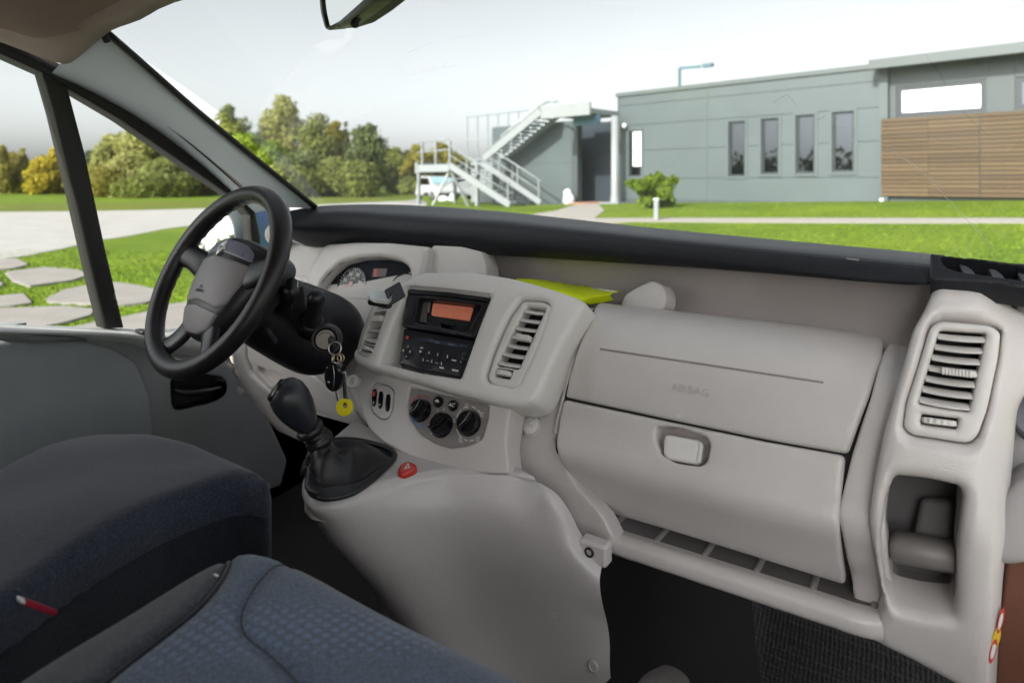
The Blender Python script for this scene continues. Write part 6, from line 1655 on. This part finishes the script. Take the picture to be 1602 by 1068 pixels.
# ------------------------------------------------------------------ shrub, marker post
LEAFC = {}
def leaf_mat(name, c):
    if name in LEAFC: return LEAFC[name]
    m = mat(name, c, .65, var=.45, vscale=.55, spec=.25); nt = m.node_tree; b = nt.nodes['Principled BSDF']
    # a share of the light passes through the leaves
    out = [n for n in nt.nodes if n.type == 'OUTPUT_MATERIAL'][0]
    tr = nt.nodes.new('ShaderNodeBsdfTranslucent'); tr.inputs[0].default_value = (*[min(1, x * 1.3) for x in c], 1)
    mx = nt.nodes.new('ShaderNodeMixShader'); mx.inputs[0].default_value = .45
    nt.links.new(b.outputs[0], mx.inputs[1]); nt.links.new(tr.outputs[0], mx.inputs[2]); nt.links.new(mx.outputs[0], out.inputs[0])
    LEAFC[name] = m; return m
def leaves(centres, radii, n, size, seed, outer=.55):
    """Leaf clumps scattered through a set of lobes: most near the lobe surface, sizes and tilts uneven."""
    r = np.random.default_rng(seed); vol = np.array([a[0] * a[1] * a[2] for a in radii]) ** .75
    cnt = r.multinomial(n, vol / vol.sum()); vs = []
    for c, s, k in zip(centres, radii, cnt):
        d = r.normal(size=(k, 3)); d /= np.linalg.norm(d, axis=1)[:, None]
        rad_ = (outer + (1 - outer) * r.random(k)) * (1 + .12 * np.sin(d[:, 0] * 6 + seed) * np.sin(d[:, 2] * 7))
        p = c + d * rad_[:, None] * s
        nn = d + r.normal(size=(k, 3)) * .6; nn /= np.linalg.norm(nn, axis=1)[:, None]
        a = np.cross(nn, r.normal(size=(k, 3))); a /= np.linalg.norm(a, axis=1)[:, None]; b = np.cross(nn, a)
        sz = size * (.5 + r.random(k))[:, None]
        vs.append(np.stack([p - a * sz, p + b * sz * .45, p + a * sz, p - b * sz * .45], 1))
    v = np.concatenate(vs).reshape(-1, 3)
    return v, np.arange(len(v)).reshape(-1, 4)
TRUNK = mat('bark', (.09, .07, .055), .9, bump=.8, bscale=12, var=.3, vscale=4)
sb = pT(1018, 326)
shr = thing('shrub', 'bushy yellow green shrub in front of the grey hall wall', 'shrub', tuple(sb))
mpx = np.dot(sb - CAM, AX) / FOC
cs, rs = [], []
for x, y, a, b in ((1000, 290, 17, 9), (1023, 285, 12, 13), (1043, 288, 14, 9), (1015, 301, 18, 9), (1036, 303, 14, 8), (1012, 313, 14, 8), (1030, 316, 12, 7), (1048, 317, 9, 7), (1032, 276, 6, 6), (988, 287, 7, 5), (1053, 283, 7, 5)):
    p = sb + RX * (x - 1018) * mpx + UP * (326 - y) * mpx + AX * rng.uniform(-.4, .4); cs.append(p); rs.append(V(a, (a + b) * .45, b) * mpx)
mesh('foliage', leaves(cs, rs, 2200, .13, 3, .3), leaf_mat('leaf_lime', (.16, .23, .02)), shr, smooth=False)
mesh('stems', cat(*[tube(np.array([sb + V(rng.uniform(-.1, .1), rng.uniform(-.1, .1), 0), (sb + c) / 2 + V(0, 0, .1), c]), .025, 6) for c in cs[:6]]), TRUNK, shr)
mk = pT(1027, 345)
post = thing('marker_post', 'small white marker post at the edge of the footpath by the shrub', 'post', tuple(mk))
hgt = 32 * np.dot(mk - CAM, AX) / FOC
mesh('post_body', box(mk + V(0, 0, hgt / 2), (.13, .10, hgt), b=.02), WHITES, post, smooth=False)
mesh('post_cap', box(mk + V(0, 0, hgt + .02), (.15, .12, .04), b=.01), PALE, post, smooth=False)

# ------------------------------------------------------------------ trees beyond the field
def tree(px, top, base, half, kind, d, seed, label, up=0.0, skirt=.10):
    r = np.random.default_rng(seed)
    g0 = CAM + ray(px, base) * d; g0[2] = float(terr(g0[0], g0[1])) - .2
    m = d / FOC; H = (base - top) * m + (0.0); R_ = half * m
    t = thing('tree', label, 'tree', tuple(g0), group='trees beyond the field')
    th_ = g0[2]; zb = g0[2] + H * skirt
    cs, rs = [], []
    n = 11 if kind != 'spire' else 7
    for k in range(n):
        u = (k + .5) / n
        if kind == 'spire': w = (1 - u) * .9 + .1
        elif kind == 'round': w = math.sin(math.pi * (.18 + .74 * u)) ** .8
        else: w = math.sin(math.pi * (.22 + .68 * u)) ** .6
        for j in range(1 if kind == 'spire' else 2):
            a = r.uniform(0, 2 * np.pi); off = R_ * w * r.uniform(.25, .62) * (0 if kind == 'spire' else 1)
            c = V(g0[0], g0[1], zb + (H - (zb - th_)) * u * .95) + V(math.cos(a) * off, math.sin(a) * off, 0)
            s = R_ * 1.25 * (w * r.uniform(.46, .66) if kind != 'spire' else w); cs.append(c); rs.append(V(s, s, s * (r.uniform(.7, .95) if kind != 'spire' else 1.5)))
    col_ = {'yellow': (.37, .30, .025), 'olive': (.25, .225, .045), 'green': (.18, .20, .05), 'dark': (.12, .145, .05), 'pale': (.29, .29, .09), 'blue': (.12, .15, .085), 'lime': (.35, .33, .04)}
    mesh('crown', leaves(cs, rs, int(6500 * max(.5, min(1.7, R_ / 3))), .25 * (d / 68), seed, .62), leaf_mat('leaf_' + tone, col_[tone]) if False else leaf_mat('leaf_' + up, col_[up]), t, smooth=False)
    top_ = V(g0[0], g0[1], zb + H * .5)
    limbs = [tube(crom(np.array([V(g0[0], g0[1], g0[2]), V(g0[0] + .15, g0[1], g0[2] + H * .3), top_]), 3), np.linspace(.24, .08, 7), 8)]
    for k in (3, 6, 9):
        if k < len(cs): limbs.append(tube(np.array([V(g0[0], g0[1], zb + H * .12), (top_ + cs[k]) / 2, cs[k]]), [.12, .08, .03], 6))
    mesh('trunk', cat(*limbs), TRUNK, t)
    return t
TR = [  # px, top, base, half width, shape, distance, leaf tone, label
 (6, 234, 316, 13, 'round', 78, 'olive', 'slim olive tree at the left end of the row, left of the pointed tree'),
 (35, 238, 316, 14, 'spire', 80, 'olive', 'pointed dark olive tree in the row seen through the driver window'),
 (22, 250, 316, 26, 'round', 82, 'olive', 'low broad olive tree behind the small white van roof'),
 (62, 254, 316, 25, 'round', 74, 'yellow', 'bright yellow tree left of the black window bar'),
 (90, 240, 316, 22, 'round', 77, 'yellow', 'taller golden tree partly behind the black window bar'),
 (122, 252, 314, 18, 'round', 75, 'olive', 'short tree just right of the black window bar'),
 (140, 243, 312, 16, 'round', 90, 'blue', 'distant bluish tree in the dip right of the window bar'),
 (172, 212, 312, 28, 'round', 72, 'pale', 'pale willow like tree at the left of the big clump in the side window'),
 (212, 186, 311, 36, 'round', 70, 'pale', 'tallest pale tree in the clump seen through the side window'),
 (248, 205, 311, 34, 'round', 73, 'lime', 'lime toned tree right of the tallest pale tree in the side window'),
 (285, 225, 310, 32, 'round', 68, 'green', 'mid green tree low against the slanting window frame'),
 (205, 246, 312, 40, 'round', 64, 'pale', 'low pale bush like tree in front of the clump in the side window'),
 (262, 252, 311, 40, 'round', 63, 'green', 'low green bush like tree beside the mirror in the side window'),
 (325, 240, 309, 26, 'round', 69, 'olive', 'olive tree showing just above the steering wheel beside the pillar'),
 (365, 163, 309, 33, 'round', 76, 'green', 'round crowned green tree emerging from behind the windscreen pillar'),
 (388, 205, 309, 34, 'round', 68, 'lime', 'yellow lime tree in front of the round crowned one by the pillar'),
 (441, 149, 309, 42, 'round', 80, 'pale', 'highest pale green tree in the windscreen view'),
 (425, 220, 309, 32, 'round', 66, 'lime', 'bright lime tree low in front of the highest pale one'),
 (497, 176, 308, 34, 'round', 74, 'green', 'dark green tree right of the highest pale one'),
 (523, 187, 308, 26, 'round', 78, 'olive', 'olive crowned tree in the middle of the windscreen clump'),
 (541, 184, 308, 13, 'spire', 82, 'blue', 'dark pointed fir rising out of the windscreen clump'),
 (573, 190, 308, 36, 'round', 72, 'dark', 'large dark tree with a steep right side, right end of the clump'),
 (470, 235, 308, 38, 'round', 65, 'dark', 'low dark tree in front of the windscreen clump'),
 (525, 245, 308, 36, 'round', 64, 'green', 'mid green tree low in front of the pointed fir'),
 (565, 250, 307, 36, 'round', 62, 'green', 'small green bush at the foot of the large dark tree'),
 (615, 232, 307, 24, 'round', 84, 'green', 'lower green tree between the dark tree and the stair'),
 (640, 238, 306, 20, 'round', 92, 'blue', 'far bluish tree left of the stair landing'),
 (655, 226, 306, 24, 'round', 80, 'olive', 'rusty olive tree behind the stair landing railing'),
 (690, 222, 306, 26, 'round', 82, 'olive', 'broad olive tree seen through the landing posts of the stair'),
 (718, 244, 306, 20, 'round', 86, 'olive', 'shorter olive tree right of the landing posts'),
 (640, 280, 307, 24, 'round', 74, 'green', 'low green bush left of the stair support post'),
 (455, 262, 309, 44, 'round', 60, 'green', 'low dark bush at the foot of the windscreen clump by the pillar'),
 (235, 284, 313, 46, 'round', 60, 'green', 'low green hedge like tree at the field edge in the side window'),
 (160, 270, 314, 36, 'round', 62, 'olive', 'low olive bush right of the window bar at the field edge'),
]
tone = None
for i, (px, tp, bs, hw, kd_, d, tn, lb) in enumerate(TR):
    tree(px, tp, bs, hw, kd_, d, 100 + i, lb, up=tn)
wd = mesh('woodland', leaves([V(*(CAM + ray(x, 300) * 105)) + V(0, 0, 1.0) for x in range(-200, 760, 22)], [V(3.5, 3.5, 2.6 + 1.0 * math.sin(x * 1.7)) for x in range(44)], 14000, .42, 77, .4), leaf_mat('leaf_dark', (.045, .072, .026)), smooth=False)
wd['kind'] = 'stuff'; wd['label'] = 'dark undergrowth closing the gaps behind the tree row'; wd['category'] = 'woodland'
# woods behind the van, which the hall windows mirror
bw = [V(64 * math.sin(a), -64 * math.cos(a), 2.6) for a in np.radians(np.arange(-75, 80, 5.5))]
wb = mesh('woodland', leaves(bw, [V(4.2, 4.2, 3.0 + 1.6 * math.sin(k * 2.3) ** 2) for k in range(len(bw))], 9000, .7, 78, .3), leaf_mat('leaf_dark', (.12, .145, .05)), smooth=False)
wb['kind'] = 'stuff'; wb['label'] = 'dark wood behind the van, mirrored in the narrow hall windows'; wb['category'] = 'woodland'

# ------------------------------------------------------------------ parked vehicles beyond the stair
def van(name, label, base, ln, wd_, ht, heading, paint, cat_):
    t = thing(name, label, cat_, tuple(base), group='vehicles parked beyond the stair')
    c, s = math.cos(heading), math.sin(heading); ex, ey = V(c, s, 0), V(-s, c, 0)
    def p(a, b, z): return base + ex * a * ln + ey * b * wd_ + V(0, 0, z * ht)
    prof = [(-.5, .22), (-.5, .62), (-.44, .92), (-.30, 1.0), (.08, .98), (.24, .66), (.44, .52), (.5, .40), (.5, .20)]
    sec = [[p(a, b * (1 if z < .6 else .86), z) for a, z in prof] for b in (-.5, -.46, .46, .5)]
    sec[0] = [q * .97 + p(0, -.46, .5) * .03 for q in sec[0]]; sec[3] = [q * .97 + p(0, .46, .5) * .03 for q in sec[3]]
    v, f = grid(sec); n = len(prof)
    f += [list(range(n)), list(range(3 * n, 4 * n))[::-1], [0, n, 2 * n, 3 * n][::-1], [n - 1, 2 * n - 1, 3 * n - 1, 4 * n - 1]]
    body = mesh('body', (v, f), paint, t, smooth=False)
    for b in (-.5, .5):
        k = b * .90
        mesh('side_window', (np.array([p(-.42, k, .64), p(.14, k, .64), p(.05, k * .96, .92), p(-.38, k * .96, .92)]), [[0, 1, 2, 3]]), PANE, t, smooth=False)
        for a in (-.30, .30):
            w = mesh('wheel', lathe(p(a, b * .86, .17), ey * (1 if b > 0 else -1), [(.30, -.02), (.33, .02), (.33, .16), (.28, .2)], 20), RUBBER, t, sharp=40)
            mesh('wheel_rim', lathe(p(a, b * .86, .17) + ey * (1 if b > 0 else -1) * .19, ey * (1 if b > 0 else -1), [(.2, 0), (.18, .02), (.05, .03)], 14), STEEL, w, sharp=40)
        mesh('headlight', box(p(.485, b * .72, .42), (.10, .30, .16), (ex, ey, V(0, 0, 1)), .03), WHITEP, t, smooth=False)
    mesh('front_window', (np.array([p(.085, -.40, .965), p(.085, .40, .965), p(.238, .44, .68), p(.238, -.44, .68)]) + ex * .02 + V(0, 0, .015), [[0, 1, 2, 3]]), mat('windscreen_blue', (.25, .38, .42), .1), t, smooth=False)
    mesh('bumper', box(p(.5, 0, .26), (.12, wd_ * .96, .22), (ex, ey, V(0, 0, 1)), .03), RUBBER, t, smooth=False)
    return t
WPAINT = mat('white_car_paint', (.42, .43, .44), .3, coat=.4); SPAINT = mat('silver_car_paint', (.40, .41, .43), .35, .3)
pv = CAM + ray(684, 310) * 46; pv[2] = float(terr(pv[0], pv[1]))
van('white_van', 'white van parked beyond the stair, seen under the landing', pv, 4.4, 1.8, 1.75, math.atan2(-AX[1], -AX[0]) + .5, WPAINT, 'van')
pv = CAM + ray(714, 309) * 46; pv[2] = float(terr(pv[0], pv[1]))
van('silver_car', 'silver grey car parked right of the white van under the stair', pv, 4.4, 1.75, 1.6, math.atan2(AX[1], AX[0]) + 1.9, SPAINT, 'car')
pv = CAM + ray(-46, 319) * 66; pv[2] = 0
van('white_van', 'small white van roof at the left edge before the olive trees', pv, 4.6, 1.9, 2.0, math.atan2(RX[1], RX[0]) + .2, WPAINT, 'van')
# pale sacks on the grass by the stair
for k, (x, y, a, b) in enumerate(((694, 314, 9, 5), (708, 311, 6, 7))):
    c = CAM + ray(x, y) * 40; m = .040; c[2] = max(c[2], float(terr(c[0], c[1])) + b * m * .6)
    v, f = lathe(c - V(0, 0, b * m), (0, 0, 1), [(a * m * .7, 0), (a * m, b * m * .5), (a * m * .9, b * m * 1.2), (a * m * .5, b * m * 1.8), (.02, b * m * 2)], 16)
    v = np.asarray(v) + rng.normal(0, .012, np.shape(v))
    solo('white_sack', (v, f), PALE, ('low wide white sack on the grass under the stair landing', 'upright white sack right of the low wide one under the stair')[k], 'sack', group='white sacks under the stair')
for k, (x, y, s) in enumerate(((890, 312, 9), (888, 302, 6))):
    t, z = onwall(x, y, .6)
    v, f = lathe(wpt(t, .6, z - s * .028), (0, 0, 1), [(s * .02, 0), (s * .029, s * .014), (s * .029, s * .036), (s * .018, s * .054), (.01, s * .058)], 14)
    solo('white_urn', (v, f), PALE, ('larger white urn against the shaded wall left of the entrance', 'smaller white urn above the larger one left of the entrance')[k], 'urn', group='white urns by the entrance')
